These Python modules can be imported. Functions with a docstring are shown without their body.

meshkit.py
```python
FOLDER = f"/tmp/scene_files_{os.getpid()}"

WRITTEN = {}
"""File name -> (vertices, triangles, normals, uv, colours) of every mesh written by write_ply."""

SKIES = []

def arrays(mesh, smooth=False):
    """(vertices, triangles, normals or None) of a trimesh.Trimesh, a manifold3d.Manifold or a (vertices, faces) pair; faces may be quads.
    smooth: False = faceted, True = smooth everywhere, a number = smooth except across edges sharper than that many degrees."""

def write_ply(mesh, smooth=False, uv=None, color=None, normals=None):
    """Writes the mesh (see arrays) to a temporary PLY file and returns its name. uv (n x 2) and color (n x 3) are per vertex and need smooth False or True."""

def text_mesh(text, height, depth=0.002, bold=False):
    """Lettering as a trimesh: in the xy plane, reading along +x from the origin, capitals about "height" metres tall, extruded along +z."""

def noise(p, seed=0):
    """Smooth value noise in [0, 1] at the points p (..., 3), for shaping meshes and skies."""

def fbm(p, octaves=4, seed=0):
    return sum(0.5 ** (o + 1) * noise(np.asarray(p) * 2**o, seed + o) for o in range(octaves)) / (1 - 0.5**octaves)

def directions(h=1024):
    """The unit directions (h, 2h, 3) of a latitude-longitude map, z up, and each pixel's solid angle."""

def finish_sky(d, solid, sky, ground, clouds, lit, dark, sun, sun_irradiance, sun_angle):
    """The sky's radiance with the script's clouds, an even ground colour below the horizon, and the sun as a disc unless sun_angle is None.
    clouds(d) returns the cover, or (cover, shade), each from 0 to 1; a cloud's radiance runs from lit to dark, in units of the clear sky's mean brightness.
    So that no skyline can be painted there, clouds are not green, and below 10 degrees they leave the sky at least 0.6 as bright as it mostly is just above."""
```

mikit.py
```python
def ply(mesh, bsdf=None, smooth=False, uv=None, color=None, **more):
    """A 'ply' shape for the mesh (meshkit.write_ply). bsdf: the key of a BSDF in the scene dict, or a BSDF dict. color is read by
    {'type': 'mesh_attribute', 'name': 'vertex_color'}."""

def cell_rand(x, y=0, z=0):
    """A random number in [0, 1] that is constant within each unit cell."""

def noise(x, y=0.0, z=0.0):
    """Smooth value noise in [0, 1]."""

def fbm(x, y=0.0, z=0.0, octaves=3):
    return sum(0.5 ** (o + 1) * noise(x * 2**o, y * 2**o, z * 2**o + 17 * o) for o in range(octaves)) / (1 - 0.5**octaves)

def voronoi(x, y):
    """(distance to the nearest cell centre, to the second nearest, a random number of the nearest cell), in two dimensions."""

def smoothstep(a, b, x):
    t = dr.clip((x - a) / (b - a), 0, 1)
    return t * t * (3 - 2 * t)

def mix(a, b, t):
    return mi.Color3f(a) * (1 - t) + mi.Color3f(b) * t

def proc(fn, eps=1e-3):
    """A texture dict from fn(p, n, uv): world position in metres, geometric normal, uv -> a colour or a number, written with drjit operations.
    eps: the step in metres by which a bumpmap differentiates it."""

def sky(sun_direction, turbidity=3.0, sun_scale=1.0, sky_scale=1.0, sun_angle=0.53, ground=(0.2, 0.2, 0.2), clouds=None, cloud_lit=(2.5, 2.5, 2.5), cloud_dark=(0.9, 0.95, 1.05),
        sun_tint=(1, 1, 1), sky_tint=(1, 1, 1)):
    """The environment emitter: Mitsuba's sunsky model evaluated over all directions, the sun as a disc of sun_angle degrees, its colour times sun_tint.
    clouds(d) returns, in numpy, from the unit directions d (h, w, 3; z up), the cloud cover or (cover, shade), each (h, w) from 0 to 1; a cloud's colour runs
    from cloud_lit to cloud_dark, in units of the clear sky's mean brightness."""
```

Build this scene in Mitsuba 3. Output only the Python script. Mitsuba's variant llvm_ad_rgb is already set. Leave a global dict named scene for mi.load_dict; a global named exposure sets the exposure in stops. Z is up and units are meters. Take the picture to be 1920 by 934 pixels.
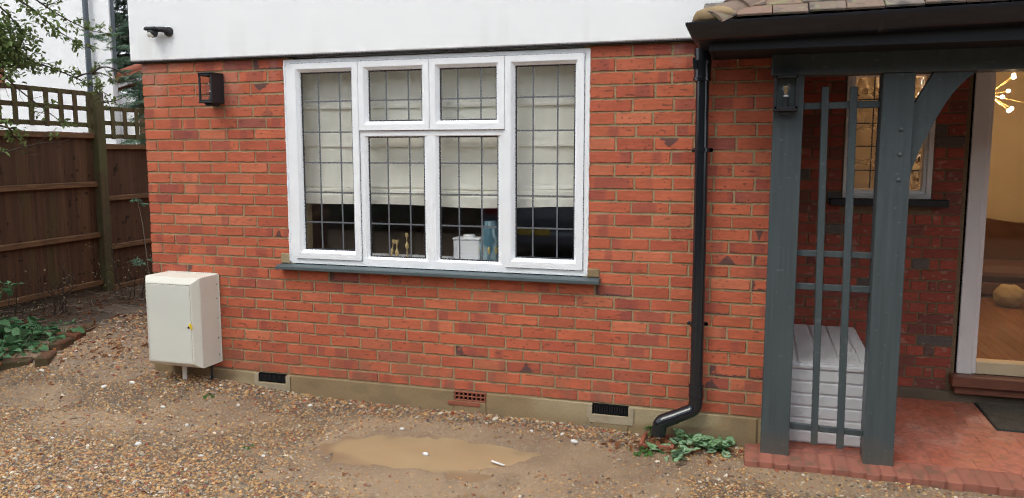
import math, random
import numpy as np
import trimesh, drjit as dr, mitsuba as mi, mikit, meshkit
from scipy.spatial import ConvexHull
from mikit import proc, noise, fbm, voronoi, cell_rand, smoothstep, mix

T = mi.ScalarTransform4f
scene, labels = {}, {}
rng = np.random.default_rng(11)
random.seed(11)

# ------------------------------------------------------------------ camera, sky, exposure
CAM = np.array([3.3993, -4.6781, 1.7053])
FWD = np.array([-0.29266, 0.94878, -0.11902])
scene['camera'] = {'type': 'perspective', 'fov': 65.24, 'fov_axis': 'x', 'near_clip': 0.05, 'far_clip': 600.0,
                   'to_world': T().look_at(origin=CAM.tolist(), target=(CAM + FWD).tolist(), up=[0, 0, 1])}
scene['sky'] = mikit.sky([-0.25, -0.55, 0.80], turbidity=3, sun_scale=0.2, sun_angle=24, clouds=lambda d: 1.0,
                         cloud_lit=(2.36, 2.52, 2.72), sun_tint=(.80, .93, 1.10))
exposure = 2.7

# ------------------------------------------------------------------ helpers
def numbered(name):
    k, n = name, 0
    while k in scene or k in labels or k in HEADS:
        n += 1
        k = f'{name}_{n:03d}'
    return k
HEADS = set()

def thing(name, label, cat, group=None):
    k = numbered(name); HEADS.add(k)
    labels[k] = {'label': label, 'category': cat}
    if group: labels[k]['group'] = group
    return k

def put(name, mesh, bsdf, parent=None, smooth=False, uv=None, label=None, cat=None, group=None, kind=None):
    """one entry of scene; name becomes parent__name, numbered when taken"""
    base = f'{parent}__{name}' if parent else name
    k, n = base, 0
    while k in scene:
        n += 1; k = f'{base}_{n:03d}'
    if uv is not None and np.ndim(uv) == 1:
        nv = len(mesh[0]) if isinstance(mesh, tuple) else len(mesh.vertices)
        uv = np.tile(np.asarray(uv, float), (nv, 1))
    scene[k] = mikit.ply(mesh, bsdf, smooth=smooth, uv=uv)
    d = {}
    if label: d['label'] = label
    if cat: d['category'] = cat
    if group: d['group'] = group
    if kind: d['kind'] = kind
    if d: labels[k] = d
    return k

def struct(name, mesh, bsdf, **kw):
    return put(name, mesh, bsdf, kind='structure', **kw)

_sg = np.array([[x, y, z] for x in (-1, 1) for y in (-1, 1) for z in (-1, 1)], float)
_cv = np.vstack([_sg * (1 - c * np.array([a != 0, a != 1, a != 2])) for a, c in ((0, .2), (1, .2), (2, .2))])
_h = ConvexHull(_cv)
_cf = _h.simplices.copy()
for _i, _s in enumerate(_cf):
    _n = np.cross(_cv[_s[1]] - _cv[_s[0]], _cv[_s[2]] - _cv[_s[0]])
    if _n @ _cv[_s].mean(0) < 0: _cf[_i] = _s[::-1]

def box(x0, x1, y0, y1, z0, z1, ch=0.002):
    if ch <= 0:
        return trimesh.creation.box(bounds=[[x0, y0, z0], [x1, y1, z1]])
    h = np.array([x1 - x0, y1 - y0, z1 - z0]) / 2
    c = np.array([x1 + x0, y1 + y0, z1 + z0]) / 2
    ch = min(ch, h.min() * .8)
    v = np.vstack([_sg * (h - ch * np.array([a != 0, a != 1, a != 2])) for a in range(3)]) + c
    return trimesh.Trimesh(v, _cf, process=False)

def cat(ms): return trimesh.util.concatenate(list(ms))
def xf(m, M):
    m = m.copy(); m.apply_transform(M); return m
def rot(deg, ax, pt=None): return trimesh.transformations.rotation_matrix(math.radians(deg), ax, pt)
def obox(p0, p1, w, t, up=(0, 0, 1), ch=0.002):
    """a bar from p0 to p1, w wide across, t thick along up"""
    p0, p1 = np.array(p0, float), np.array(p1, float)
    d = p1 - p0; L = np.linalg.norm(d); d /= L
    s = np.cross(up, d); s /= np.linalg.norm(s); u = np.cross(d, s)
    m = box(0, L, -w / 2, w / 2, -t / 2, t / 2, ch)
    M = np.eye(4); M[:3, 0], M[:3, 1], M[:3, 2], M[:3, 3] = d, s, u, p0
    return xf(m, M)

def tube(path, r, sides=12, cap=True):
    p = np.asarray(path, float); r = np.broadcast_to(r, (len(p),))
    t = np.gradient(p, axis=0); t /= np.linalg.norm(t, axis=1, keepdims=True) + 1e-12
    a = np.zeros_like(p); ref = np.array([0, 0, 1.0]) if abs(t[0, 2]) < .9 else np.array([1.0, 0, 0])
    for i in range(len(p)):
        q = ref - (ref @ t[i]) * t[i]; q /= np.linalg.norm(q) + 1e-12; a[i] = q; ref = q
    b = np.cross(t, a); an = np.arange(sides) * 2 * np.pi / sides
    v = (p[:, None] + r[:, None, None] * (np.cos(an)[None, :, None] * a[:, None] + np.sin(an)[None, :, None] * b[:, None])).reshape(-1, 3)
    f = []
    for i in range(len(p) - 1):
        for j in range(sides):
            A, B = i * sides + j, i * sides + (j + 1) % sides
            f += [[A, B, B + sides], [A, B + sides, A + sides]]
    if cap:
        n = len(v); v = np.vstack([v, p[0], p[-1]])
        for j in range(sides):
            f += [[n, (j + 1) % sides, j], [n + 1, (len(p) - 1) * sides + j, (len(p) - 1) * sides + (j + 1) % sides]]
    return trimesh.Trimesh(v, np.array(f), process=False)

def bend(path, rad=.05, n=6):
    """round the inner corners of a polyline"""
    p = [np.array(q, float) for q in path]; out = [p[0]]
    for a, b, c in zip(p, p[1:], p[2:]):
        u, w = a - b, c - b; lu, lw = np.linalg.norm(u), np.linalg.norm(w); q = min(rad, lu * .49, lw * .49)
        s, e = b + u / lu * q, b + w / lw * q
        for k in range(n + 1):
            t = k / n; out.append((1 - t) ** 2 * s + 2 * t * (1 - t) * b + t * t * e)
    out.append(p[-1]); return np.array(out)

def lathe(prof, c=(0, 0, 0), sides=32):
    prof = np.array(prof, float); an = np.arange(sides) * 2 * np.pi / sides
    v = np.stack([np.outer(prof[:, 0], np.cos(an)), np.outer(prof[:, 0], np.sin(an)), np.repeat(prof[:, 1:2], sides, 1)], -1).reshape(-1, 3) + c
    f = []
    for i in range(len(prof) - 1):
        for j in range(sides):
            A, B = i * sides + j, i * sides + (j + 1) % sides
            f += [[A, B, B + sides], [A, B + sides, A + sides]]
    m = trimesh.Trimesh(v, np.array(f), process=False)
    return m

def ring(x0, x1, z0, z1, prof):
    """rectangular frame lofted through loops (inset, y): mitred corners, looking along +y"""
    v, f = [], []
    for ins, y in prof:
        v += [[x0 + ins, y, z0 + ins], [x1 - ins, y, z0 + ins], [x1 - ins, y, z1 - ins], [x0 + ins, y, z1 - ins]]
    for i in range(len(prof) - 1):
        for j in range(4):
            A, B = i * 4 + j, i * 4 + (j + 1) % 4
            f += [[A, B, B + 4], [A, B + 4, A + 4]]
    return trimesh.Trimesh(np.array(v), np.array(f), process=False)

def prism(poly, y0, y1):
    """polygon of (x, z) extruded along y"""
    from shapely.geometry import Polygon
    m = trimesh.creation.extrude_polygon(Polygon(poly), y1 - y0, engine='earcut')
    v = m.vertices
    m2 = trimesh.Trimesh(np.stack([v[:, 0], y1 - v[:, 2], v[:, 1]], 1), m.faces, process=False)
    m2.fix_normals(); return m2

def sprism(poly, x0, x1):
    """polygon of (y, z) extruded along x"""
    from shapely.geometry import Polygon
    m = trimesh.creation.extrude_polygon(Polygon(poly), x1 - x0, engine='earcut')
    v = m.vertices
    m2 = trimesh.Trimesh(np.stack([x0 + v[:, 2], v[:, 0], v[:, 1]], 1), m.faces, process=False)
    m2.fix_normals(); return m2

# ------------------------------------------------------------------ materials
def prin(color, rough=.6, spec=.4, bump=None, scale=1.0, **kw):
    c = color if isinstance(color, dict) else {'type': 'rgb', 'value': list(color)}
    b = {'type': 'principled', 'base_color': c, 'roughness': rough, 'specular': spec, **kw}
    if bump is not None:
        b = {'type': 'bumpmap', 'arbitrary': bump, 'scale': scale, 'bsdf': b}
    return {'type': 'twosided', 'bsdf': b}

def bid(uv):
    """the brick's two random numbers and the place on its face, 0..1"""
    ku, kv = dr.floor(uv.x * .5), dr.floor(uv.y * .5)
    return ku / 997.0, kv / 997.0, uv.x - 2 * ku, uv.y - 2 * kv
def f_brick(p, n, uv):
    a, k, u, v = bid(uv)
    c = mix((.46, .118, .060), (.40, .098, .052), smoothstep(.2, .9, noise(a * 173.0)))
    c = mix(c, (.48, .145, .076), smoothstep(.62, .95, noise(a * 411.0 + 7)))
    c = mix(c, (.31, .068, .046), smoothstep(.55, .85, noise(a * 289.0 + 3)) * .4)
    c = mix(c, (.215, .066, .056), smoothstep(.915, .94, k) * smoothstep(.965, .955, k) * .75)
    # softer shade differences over the face, and darker bands where bricks touched in the kiln
    c = c * (.86 + .28 * noise(p.x * 7 + a * 60, p.z * 9, a * 40))
    band = smoothstep(.58, .74, noise(p.x * 13 + a * 310, a * 90)) * smoothstep(.35, .5, k)
    c = mix(c, (.225, .062, .055), band * .5)
    cx = .2 + .6 * noise(a * 700.0)
    tri = smoothstep(.06, -.06, 1.5 * dr.abs(u - cx) * 2.2 - dr.select(noise(a * 333.0) > .5, v, 1 - v) * .85 + .35 * (noise(p.x * 40, p.z * 40) - .5) + .12)
    edge_patch = smoothstep(.22, .12, dr.minimum(u, v) + .2 * (noise(p.x * 50, p.z * 50) - .5))
    c = mix(c, (.075, .05, .05), dr.select(noise(a * 911.0) > .55, tri, edge_patch) * smoothstep(.962, .966, k + .030 * smoothstep(1.35, .85, p.z)) * .85)
    c = c * (.84 + .16 * noise(p.x * 16, p.y * 16, p.z * 110) + .18 * fbm(p.x * 60, p.y * 60, p.z * 60))
    # worn, chipped and mortar-smeared arrises
    e = dr.minimum(dr.minimum(u * 3.1, (1 - u) * 3.1), dr.minimum(v, 1 - v))
    wob = noise(p.x * 34, p.y * 34, p.z * 40)
    c = mix(c, (.30, .20, .115), smoothstep(.16, .02, e) * smoothstep(.55, .75, wob) * .7)
    c = mix(c, (.085, .045, .035), smoothstep(.14, .02, e) * smoothstep(.36, .22, wob) * .75)
    soot = smoothstep(.80, .90, noise(p.x * 47 + a * 90, p.y * 55, p.z * 60 + a * 50)) * .55 * smoothstep(.3, .6, noise(p.x * 4, p.z * 4))
    c = mix(c, (.10, .045, .035), soot)
    # splash dirt near the ground, limewash runs under the render
    c = mix(c, (.20, .11, .07), smoothstep(.55, .20, p.z + .2 * (fbm(p.x * 5, p.z * 5) - .5)) * smoothstep(.35, .7, fbm(p.x * 11, p.z * 7)) * .5)
    chalk = smoothstep(.58, .8, noise(p.x * 6.5, p.z * 1.2)) * smoothstep(1.95, 2.2, p.z) * (.4 + .6 * noise(p.x * 60, p.z * 40))
    return mix(c, (.48, .36, .32), chalk * .38)
def f_brick_bump(p, n, uv):
    return .6 * noise(p.x * 40, p.y * 40, p.z * 190) + .6 * fbm(p.x * 140, p.y * 120, p.z * 140) - 1.0 * smoothstep(.80, .90, noise(p.x * 47, p.y * 55, p.z * 60))
scene['brick_mat'] = prin(proc(f_brick), .82, .25, proc(f_brick_bump), .0016)

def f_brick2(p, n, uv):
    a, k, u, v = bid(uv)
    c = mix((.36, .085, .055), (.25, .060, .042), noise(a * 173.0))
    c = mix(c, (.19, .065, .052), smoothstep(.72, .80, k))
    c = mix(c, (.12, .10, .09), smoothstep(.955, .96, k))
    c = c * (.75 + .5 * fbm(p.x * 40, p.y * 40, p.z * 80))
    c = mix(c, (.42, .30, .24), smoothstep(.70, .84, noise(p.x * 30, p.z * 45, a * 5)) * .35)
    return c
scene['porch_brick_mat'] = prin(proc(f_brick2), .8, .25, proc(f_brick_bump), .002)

def f_mortar(p, n, uv):
    c = mix((.37, .28, .16), (.27, .205, .12), fbm(p.x * 25, p.y * 25, p.z * 25))
    return c * (.8 + .4 * noise(p.x * 120, p.y * 120, p.z * 120))
def f_sand_bump(p, n, uv): return fbm(p.x * 160, p.y * 160, p.z * 160)
scene['mortar_mat'] = prin(proc(f_mortar), .95, .1, proc(f_sand_bump), .003)
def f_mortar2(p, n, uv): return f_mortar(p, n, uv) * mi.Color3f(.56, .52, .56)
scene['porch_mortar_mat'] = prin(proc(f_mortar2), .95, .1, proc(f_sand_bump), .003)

def f_concrete(p, n, uv):
    c = mix((.30, .215, .12), (.22, .155, .088), fbm(p.x * 4, p.y * 4, p.z * 9))
    c = mix(c, (.17, .125, .08), smoothstep(.55, .75, noise(p.x * 9, p.z * 14)) * .35)
    c = mix(c, (.15, .13, .07), smoothstep(.10, .03, p.z) * .5 * noise(p.x * 20, p.z * 20))
    c = mix(c, (.42, .35, .22), smoothstep(.62, .8, noise(p.x * 2.3 + 4, p.z * 6)) * .6)
    return c * (.85 + .3 * noise(p.x * 220, p.y * 220, p.z * 220))
scene['concrete_mat'] = prin(proc(f_concrete), .9, .15, proc(f_sand_bump), .004)
scene['cement_patch_mat'] = prin(proc(lambda p, n, uv: mix((.40, .34, .24), (.28, .225, .15), fbm(p.x * 30, p.y * 30, p.z * 30))), .9, .15, proc(f_sand_bump), .004)

def f_rough_bump(p, n, uv):
    return fbm(p.x * 48 + p.y * 48, p.y * 20, p.z * 48) + .5 * noise(p.x * 9, p.y * 9, p.z * 11)
def f_render(p, n, uv):
    c = mix((.84, .84, .84), (.79, .795, .80), fbm(p.x * 3, p.y * 3, p.z * 1.2))
    run = smoothstep(.55, .8, noise(p.x * 16 + p.y * 16, p.z * .6)) * smoothstep(2.75, 2.36, p.z + .2 * noise(p.x * 5 + p.y * 5, 4.0))
    return mix(c, (.52, .51, .48), run * .16)
scene['render_mat'] = prin(proc(f_render), .85, .2, proc(f_rough_bump), .0026)

scene['upvc_mat'] = prin((.83, .84, .86), .22, .5)
scene['cream_plastic_mat'] = prin(proc(lambda p, n, uv: mix((.66, .645, .56), (.62, .60, .52), fbm(p.x * 6, p.y * 6, p.z * 3)) * (.97 + .05 * noise(p.x * 90, p.y * 90, p.z * 90))), .38, .4)
scene['door_plastic_mat'] = prin(proc(lambda p, n, uv: mix((.64, .645, .585), (.605, .61, .555), fbm(p.x * 5, p.y * 6, p.z * 2.5)) * (.97 + .04 * noise(p.x * 160, p.y * 90, p.z * 160))), .42, .4)
scene['yellow_plastic_mat'] = prin((.75, .55, .02), .35, .5)
scene['black_plastic_mat'] = prin((.010, .012, .016), .13, .6)
scene['gutter_mat'] = prin(proc(lambda p, n, uv: mix((.009, .011, .017), (.016, .018, .024), smoothstep(.55, .75, noise(p.x * 14, p.y * 20, p.z * 40)) * .6)), .30, .5)
scene['fascia_mat'] = prin((.010, .011, .013), .6, .25)
scene['matt_black_mat'] = prin((.018, .018, .021), .55, .4)
scene['dark_slot_mat'] = prin((.006, .006, .006), .9, .1)
scene['chrome_mat'] = {'type': 'roughconductor', 'material': 'Cr', 'alpha': .15}
scene['brass_mat'] = prin((.62, .47, .20), .28, .7, metallic=.35)
scene['lead_mat'] = prin((.11, .115, .125), .5, .4)
scene['gasket_mat'] = prin((.045, .045, .05), .5, .3)
scene['glass_pane_mat'] = {'type': 'thindielectric', 'int_ior': 1.52}
scene['glass_solid_mat'] = {'type': 'dielectric', 'int_ior': 1.5}

def f_greypaint(p, n, uv):
    c = mix((.050, .063, .068), (.061, .076, .080), fbm(p.x * 5, p.y * 5, p.z * 1.5))
    c = c * (.86 + .26 * noise(p.x * 80, p.y * 80, p.z * 3.5))
    c = mix(c, (.11, .085, .06), smoothstep(.22, .05, p.z + .10 * (noise(p.x * 24, p.y * 24, p.z * 12) - .5)) * .45)
    return mix(c, (.17, .19, .19), smoothstep(.86, .90, noise(p.x * 65, p.y * 65, p.z * 40)) * .25)
scene['grey_paint_mat'] = prin(proc(f_greypaint), .42, .4, proc(lambda p, n, uv: noise(p.x * 90, p.y * 90, p.z * 4) + .4 * noise(p.x * 150, p.y * 150, p.z * 9)), .0024)
scene['sill_paint_mat'] = prin(proc(lambda p, n, uv: mix((.055, .075, .082), (.085, .105, .11), fbm(p.x * 9, p.y * 30, p.z * 30))), .45, .4)

def f_clay(p, n, uv):
    a = uv.x
    c = mix((.20, .135, .095), (.16, .14, .125), noise(a * 91))
    c = mix(c, (.26, .14, .105), smoothstep(.6, .8, noise(a * 57 + 3)))
    c = mix(c, (.09, .08, .075), smoothstep(.55, .8, fbm(p.x * 18, p.y * 18, p.z * 18)))
    return mix(c, (.22, .24, .12), smoothstep(.68, .8, noise(p.x * 30, p.y * 30, p.z * 30)) * .4)
scene['clay_mat'] = prin(proc(f_clay), .85, .2, proc(f_sand_bump), .004)

def f_quarry(p, n, uv):
    a = uv.x
    c = mix((.37, .140, .094), (.34, .120, .080), noise(a * 91))
    w = fbm(p.x * 4.2, p.y * 4.2, 3.0)
    c = mix(c, (.43, .215, .17), smoothstep(.48, .62, w) * .55)
    c = mix(c, (.36, .085, .046), smoothstep(.52, .42, fbm(p.x * 3.1 + 9, p.y * 3.1)) * .6)
    dirt = smoothstep(.62, .78, noise(p.x * 34, p.y * 34))
    return mix(c * (.85 + .3 * noise(p.x * 60, p.y * 60)), (.11, .06, .045), dirt * .30)
def f_quarry_rough(p, n, uv):
    return .22 + .40 * smoothstep(.40, .62, fbm(p.x * 4.2, p.y * 4.2, 3.0))
scene['quarry_mat'] = {'type': 'twosided', 'bsdf': {'type': 'bumpmap', 'arbitrary': proc(lambda p, n, uv: fbm(p.x * 60, p.y * 60, p.z * 60)), 'scale': .0012, 'bsdf': {'type': 'principled', 'base_color': proc(f_quarry), 'roughness': proc(f_quarry_rough), 'specular': .5}}}
scene['floor_joint_mat'] = prin((.25, .095, .068), .8, .2)
scene['border_brick_mat'] = prin(proc(lambda p, n, uv: mix(mix((.34, .125, .085), (.25, .095, .068), noise(uv.x * 70)), (.13, .09, .06), dr.maximum(smoothstep(.5, .7, fbm(p.x * 16, p.y * 16, p.z * 16)) * .6, smoothstep(.03, -.03, p.z + .03 * (noise(p.x * 30, p.y * 30) - .5)) * .7))), .6, .3, proc(f_brick_bump), .002)
scene['step_tile_mat'] = prin(proc(lambda p, n, uv: mix((.20, .075, .045), (.13, .055, .038), fbm(p.x * 12, p.y * 30, p.z * 20))), .45, .4)

def f_fence(p, n, uv):
    a = uv.x
    g = noise(p.x * 30 + p.y * 34 + a * 40, p.z * 1.6)
    f = noise(p.x * 150 + p.y * 160, p.z * 5, a * 9)
    c = mix((.112, .056, .030), (.072, .037, .021), g)
    c = mix(c, (.15, .082, .042), smoothstep(.6, .9, noise(a * 77)) * .5)
    c = c * (.75 + .45 * f)
    alg = smoothstep(.50, .72, fbm(p.y * 3 + 5, p.z * 1.2, a * 3)) * smoothstep(.2, .8, noise(a * 33 + 2))
    c = mix(c, (.095, .085, .030), alg * .7)
    knot = smoothstep(.87, .93, noise(p.y * 21 + a * 50, p.z * 17))
    return mix(c, (.03, .016, .010), knot * .8)
scene['fence_mat'] = prin(proc(f_fence), .75, .25, proc(lambda p, n, uv: noise(p.x * 150 + p.y * 160, p.z * 5, uv.x * 9)), .0025)
scene['fence_rail_mat'] = prin(proc(lambda p, n, uv: mix((.20, .105, .048), (.115, .062, .032), noise(p.y * 9, p.z * 60)) * (.75 + .4 * noise(p.y * 4 + 3, p.z * 120))), .75, .25)
def f_post(p, n, uv):
    c = mix((.115, .085, .042), (.075, .060, .034), noise(p.y * 60 + p.x * 60, p.z * 3))
    return mix(c, (.10, .105, .045), smoothstep(.45, .7, fbm(p.y * 9, p.x * 9, p.z * 3)) * .7)
scene['fence_post_mat'] = prin(proc(f_post), .85, .2, proc(lambda p, n, uv: noise(p.x * 120 + p.y * 120, p.z * 6)), .002)
scene['gravel_board_mat'] = prin(proc(lambda p, n, uv: mix((.17, .135, .10), (.09, .075, .055), fbm(p.y * 9, p.x * 9, p.z * 15))), .95, .1, proc(f_sand_bump), .004)

def f_ground(p, n, uv):
    w = fbm(p.x * 2.3, p.y * 2.3, 1.0, octaves=4)
    c = mix((.30, .205, .125), (.225, .150, .095), smoothstep(.35, .65, w))
    c = mix(c, (.17, .115, .075), smoothstep(.55, .75, fbm(p.x * 5 + 3, p.y * 5)) * .6)
    d1, d2, r = voronoi(p.x * 70, p.y * 70)
    e1, e2, s = voronoi(p.x * 130 + 7, p.y * 130)
    st = mix((.38, .25, .14), (.17, .12, .09), r)
    st = mix(st, (.48, .43, .36), smoothstep(.88, .93, r))
    c = mix(c, st, smoothstep(.62, .35, d1) * (.25 + .4 * uv.x))
    c = c * (.80 + .3 * smoothstep(.0, .35, e2 - e1))
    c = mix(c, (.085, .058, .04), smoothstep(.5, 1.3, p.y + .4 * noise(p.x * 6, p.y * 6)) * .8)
    return c * (1 - .42 * smoothstep(.3, .9, uv.x))  # painted shade between stones: colour dims where pebbles lie thick
def f_ground_bump(p, n, uv):
    d1, d2, r = voronoi(p.x * 70, p.y * 70)
    e1, e2, s = voronoi(p.x * 130 + 7, p.y * 130)
    return dr.maximum(1 - 1.5 * d1, 0) * r + .5 * dr.maximum(1 - 1.4 * e1, 0) * s + .8 * fbm(p.x * 25, p.y * 25)
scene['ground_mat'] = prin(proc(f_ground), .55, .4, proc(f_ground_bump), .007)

def f_pebble(p, n, uv):
    a, k = uv.x, uv.y
    c = mix((.45, .255, .105), (.55, .37, .19), smoothstep(.0, .45, a))
    c = mix(c, (.34, .18, .09), smoothstep(.45, .50, a))
    c = mix(c, (.38, .33, .27), smoothstep(.62, .66, a))
    c = mix(c, (.115, .095, .085), smoothstep(.78, .80, a))
    c = mix(c, (.30, .085, .045), smoothstep(.905, .915, a))
    c = mix(c, (.62, .58, .52), smoothstep(.955, .963, a))
    return c * mi.Color3f(1.0, .92, .80) * (.40 + .68 * k) * (.8 + .4 * noise(p.x * 400, p.y * 400, p.z * 400))
scene['pebble_mat'] = prin(proc(f_pebble), .38, .5)
scene['white_stone_mat'] = prin(proc(lambda p, n, uv: mix((.72, .71, .68), (.55, .53, .49), fbm(p.x * 60, p.y * 60, p.z * 60))), .6, .3)
def f_soil(p, n, uv):
    c = mix((.060, .040, .026), (.105, .068, .042), fbm(p.x * 14, p.y * 14, p.z * 14))
    return c * (.6 + .7 * noise(p.x * 120, p.y * 120, p.z * 120))
scene['soil_mat'] = prin(proc(f_soil), .8, .3, proc(lambda p, n, uv: fbm(p.x * 45, p.y * 45, p.z * 45)), .02)
def f_puddle(p, n, uv):
    c = mix((.41, .29, .165), (.35, .24, .135), fbm(p.x * 5, p.y * 7))
    e = dr.sqrt(dr.square((p.x - 1.66) / .68) + dr.square((p.y + .58 - .10 * (p.x - 1.66)) / .34))
    return mix(c, (.26, .175, .105), smoothstep(.72, 1.0, e + .25 * (noise(p.x * 9, p.y * 9) - .5)))
scene['puddle_mat'] = {'type': 'bumpmap', 'arbitrary': proc(lambda p, n, uv: fbm(p.x * 9, p.y * 14)), 'scale': .0006,
                       'bsdf': {'type': 'plastic', 'int_ior': 1.33, 'diffuse_reflectance': proc(f_puddle)}}

def leaf_mat(ca, cb, vein, rough=.35, trans=.35):
    def f(p, n, uv):
        c = mix(ca, cb, noise(uv.x * 300.0 + 5, uv.x * 91.0))
        return mix(c, vein, smoothstep(.70, .9, noise(p.x * 170, p.y * 170, p.z * 170)) * .5)
    return {'type': 'principledthin', 'base_color': proc(f), 'roughness': rough, 'diff_trans': trans, 'spec_trans': 0.0, 'eta': 1.45}
scene['shrub_leaf_mat'] = leaf_mat((.10, .15, .045), (.22, .27, .11), (.05, .08, .025))
scene['conifer_mat'] = leaf_mat((.085, .155, .105), (.21, .29, .20), (.03, .06, .04), .55, .4)
scene['hosta_leaf_mat'] = leaf_mat((.055, .14, .055), (.14, .25, .13), (.16, .23, .15), .22, .3)
def f_cyclamen(p, n, uv):
    w = uv.y + .35 * (noise(p.x * 120, p.y * 120, p.z * 120) - .5)
    c = mix((.07, .17, .06), (.33, .46, .30), smoothstep(.22, .48, w) * smoothstep(1.02, .72, w))
    return mix(c, (.13, .25, .09), noise(uv.x * 200.0) * .6)
scene['cyclamen_leaf_mat'] = {'type': 'principledthin', 'base_color': proc(f_cyclamen), 'roughness': .4, 'diff_trans': .3, 'spec_trans': 0.0, 'eta': 1.45}
scene['weed_leaf_mat'] = leaf_mat((.045, .11, .025), (.09, .17, .05), (.05, .1, .03), .35, .4)
scene['dead_leaf_mat'] = leaf_mat((.26, .085, .035), (.115, .062, .035), (.33, .19, .09), .5, .3)
scene['dry_leaf_mat'] = leaf_mat((.35, .27, .15), (.42, .34, .2), (.3, .2, .1), .5, .3)
scene['hedge_leaf_mat'] = leaf_mat((.035, .062, .034), (.075, .115, .060), (.03, .05, .02), .5, .3)
def f_bark(p, n, uv): return mix((.085, .062, .046), (.045, .034, .027), noise(p.x * 90, p.y * 90, p.z * 60))
scene['bark_mat'] = prin(proc(f_bark), .85, .2)
scene['pale_twig_mat'] = prin((.27, .22, .17), .8, .2)

scene['blind_mat'] = prin(proc(lambda p, n, uv: mix((.82, .81, .73), (.77, .76, .68), noise(p.x * 28, p.z * 2)) ), .9, .1)
scene['room_mat'] = prin((.46, .47, .50), .9, .1)
scene['dark_wood_mat'] = prin((.05, .03, .02), .5, .3)
scene['white_gloss_mat'] = prin((.78, .79, .80), .25, .5)
scene['hall_wall_mat'] = prin(proc(lambda p, n, uv: mix((.60, .50, .36), (.54, .45, .32), fbm(p.x * 3, p.y * 3, p.z * 3))), .8, .2)
scene['hall_floor_mat'] = prin(proc(lambda p, n, uv: mix((.20, .085, .028), (.13, .055, .02), noise(p.x * 9, p.y * 1.2)) * (.8 + .35 * noise(p.x * 60, p.y * 6))), .30, .5)
scene['sofa_mat'] = prin(proc(lambda p, n, uv: mix((.11, .045, .022), (.07, .028, .016), fbm(p.x * 5, p.y * 5, p.z * 9))), .45, .4)
scene['cream_fur_mat'] = prin(proc(lambda p, n, uv: mix((.42, .33, .19), (.30, .22, .12), fbm(p.x * 30, p.y * 30, p.z * 30))), .9, .1, proc(f_sand_bump), .01)
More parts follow.
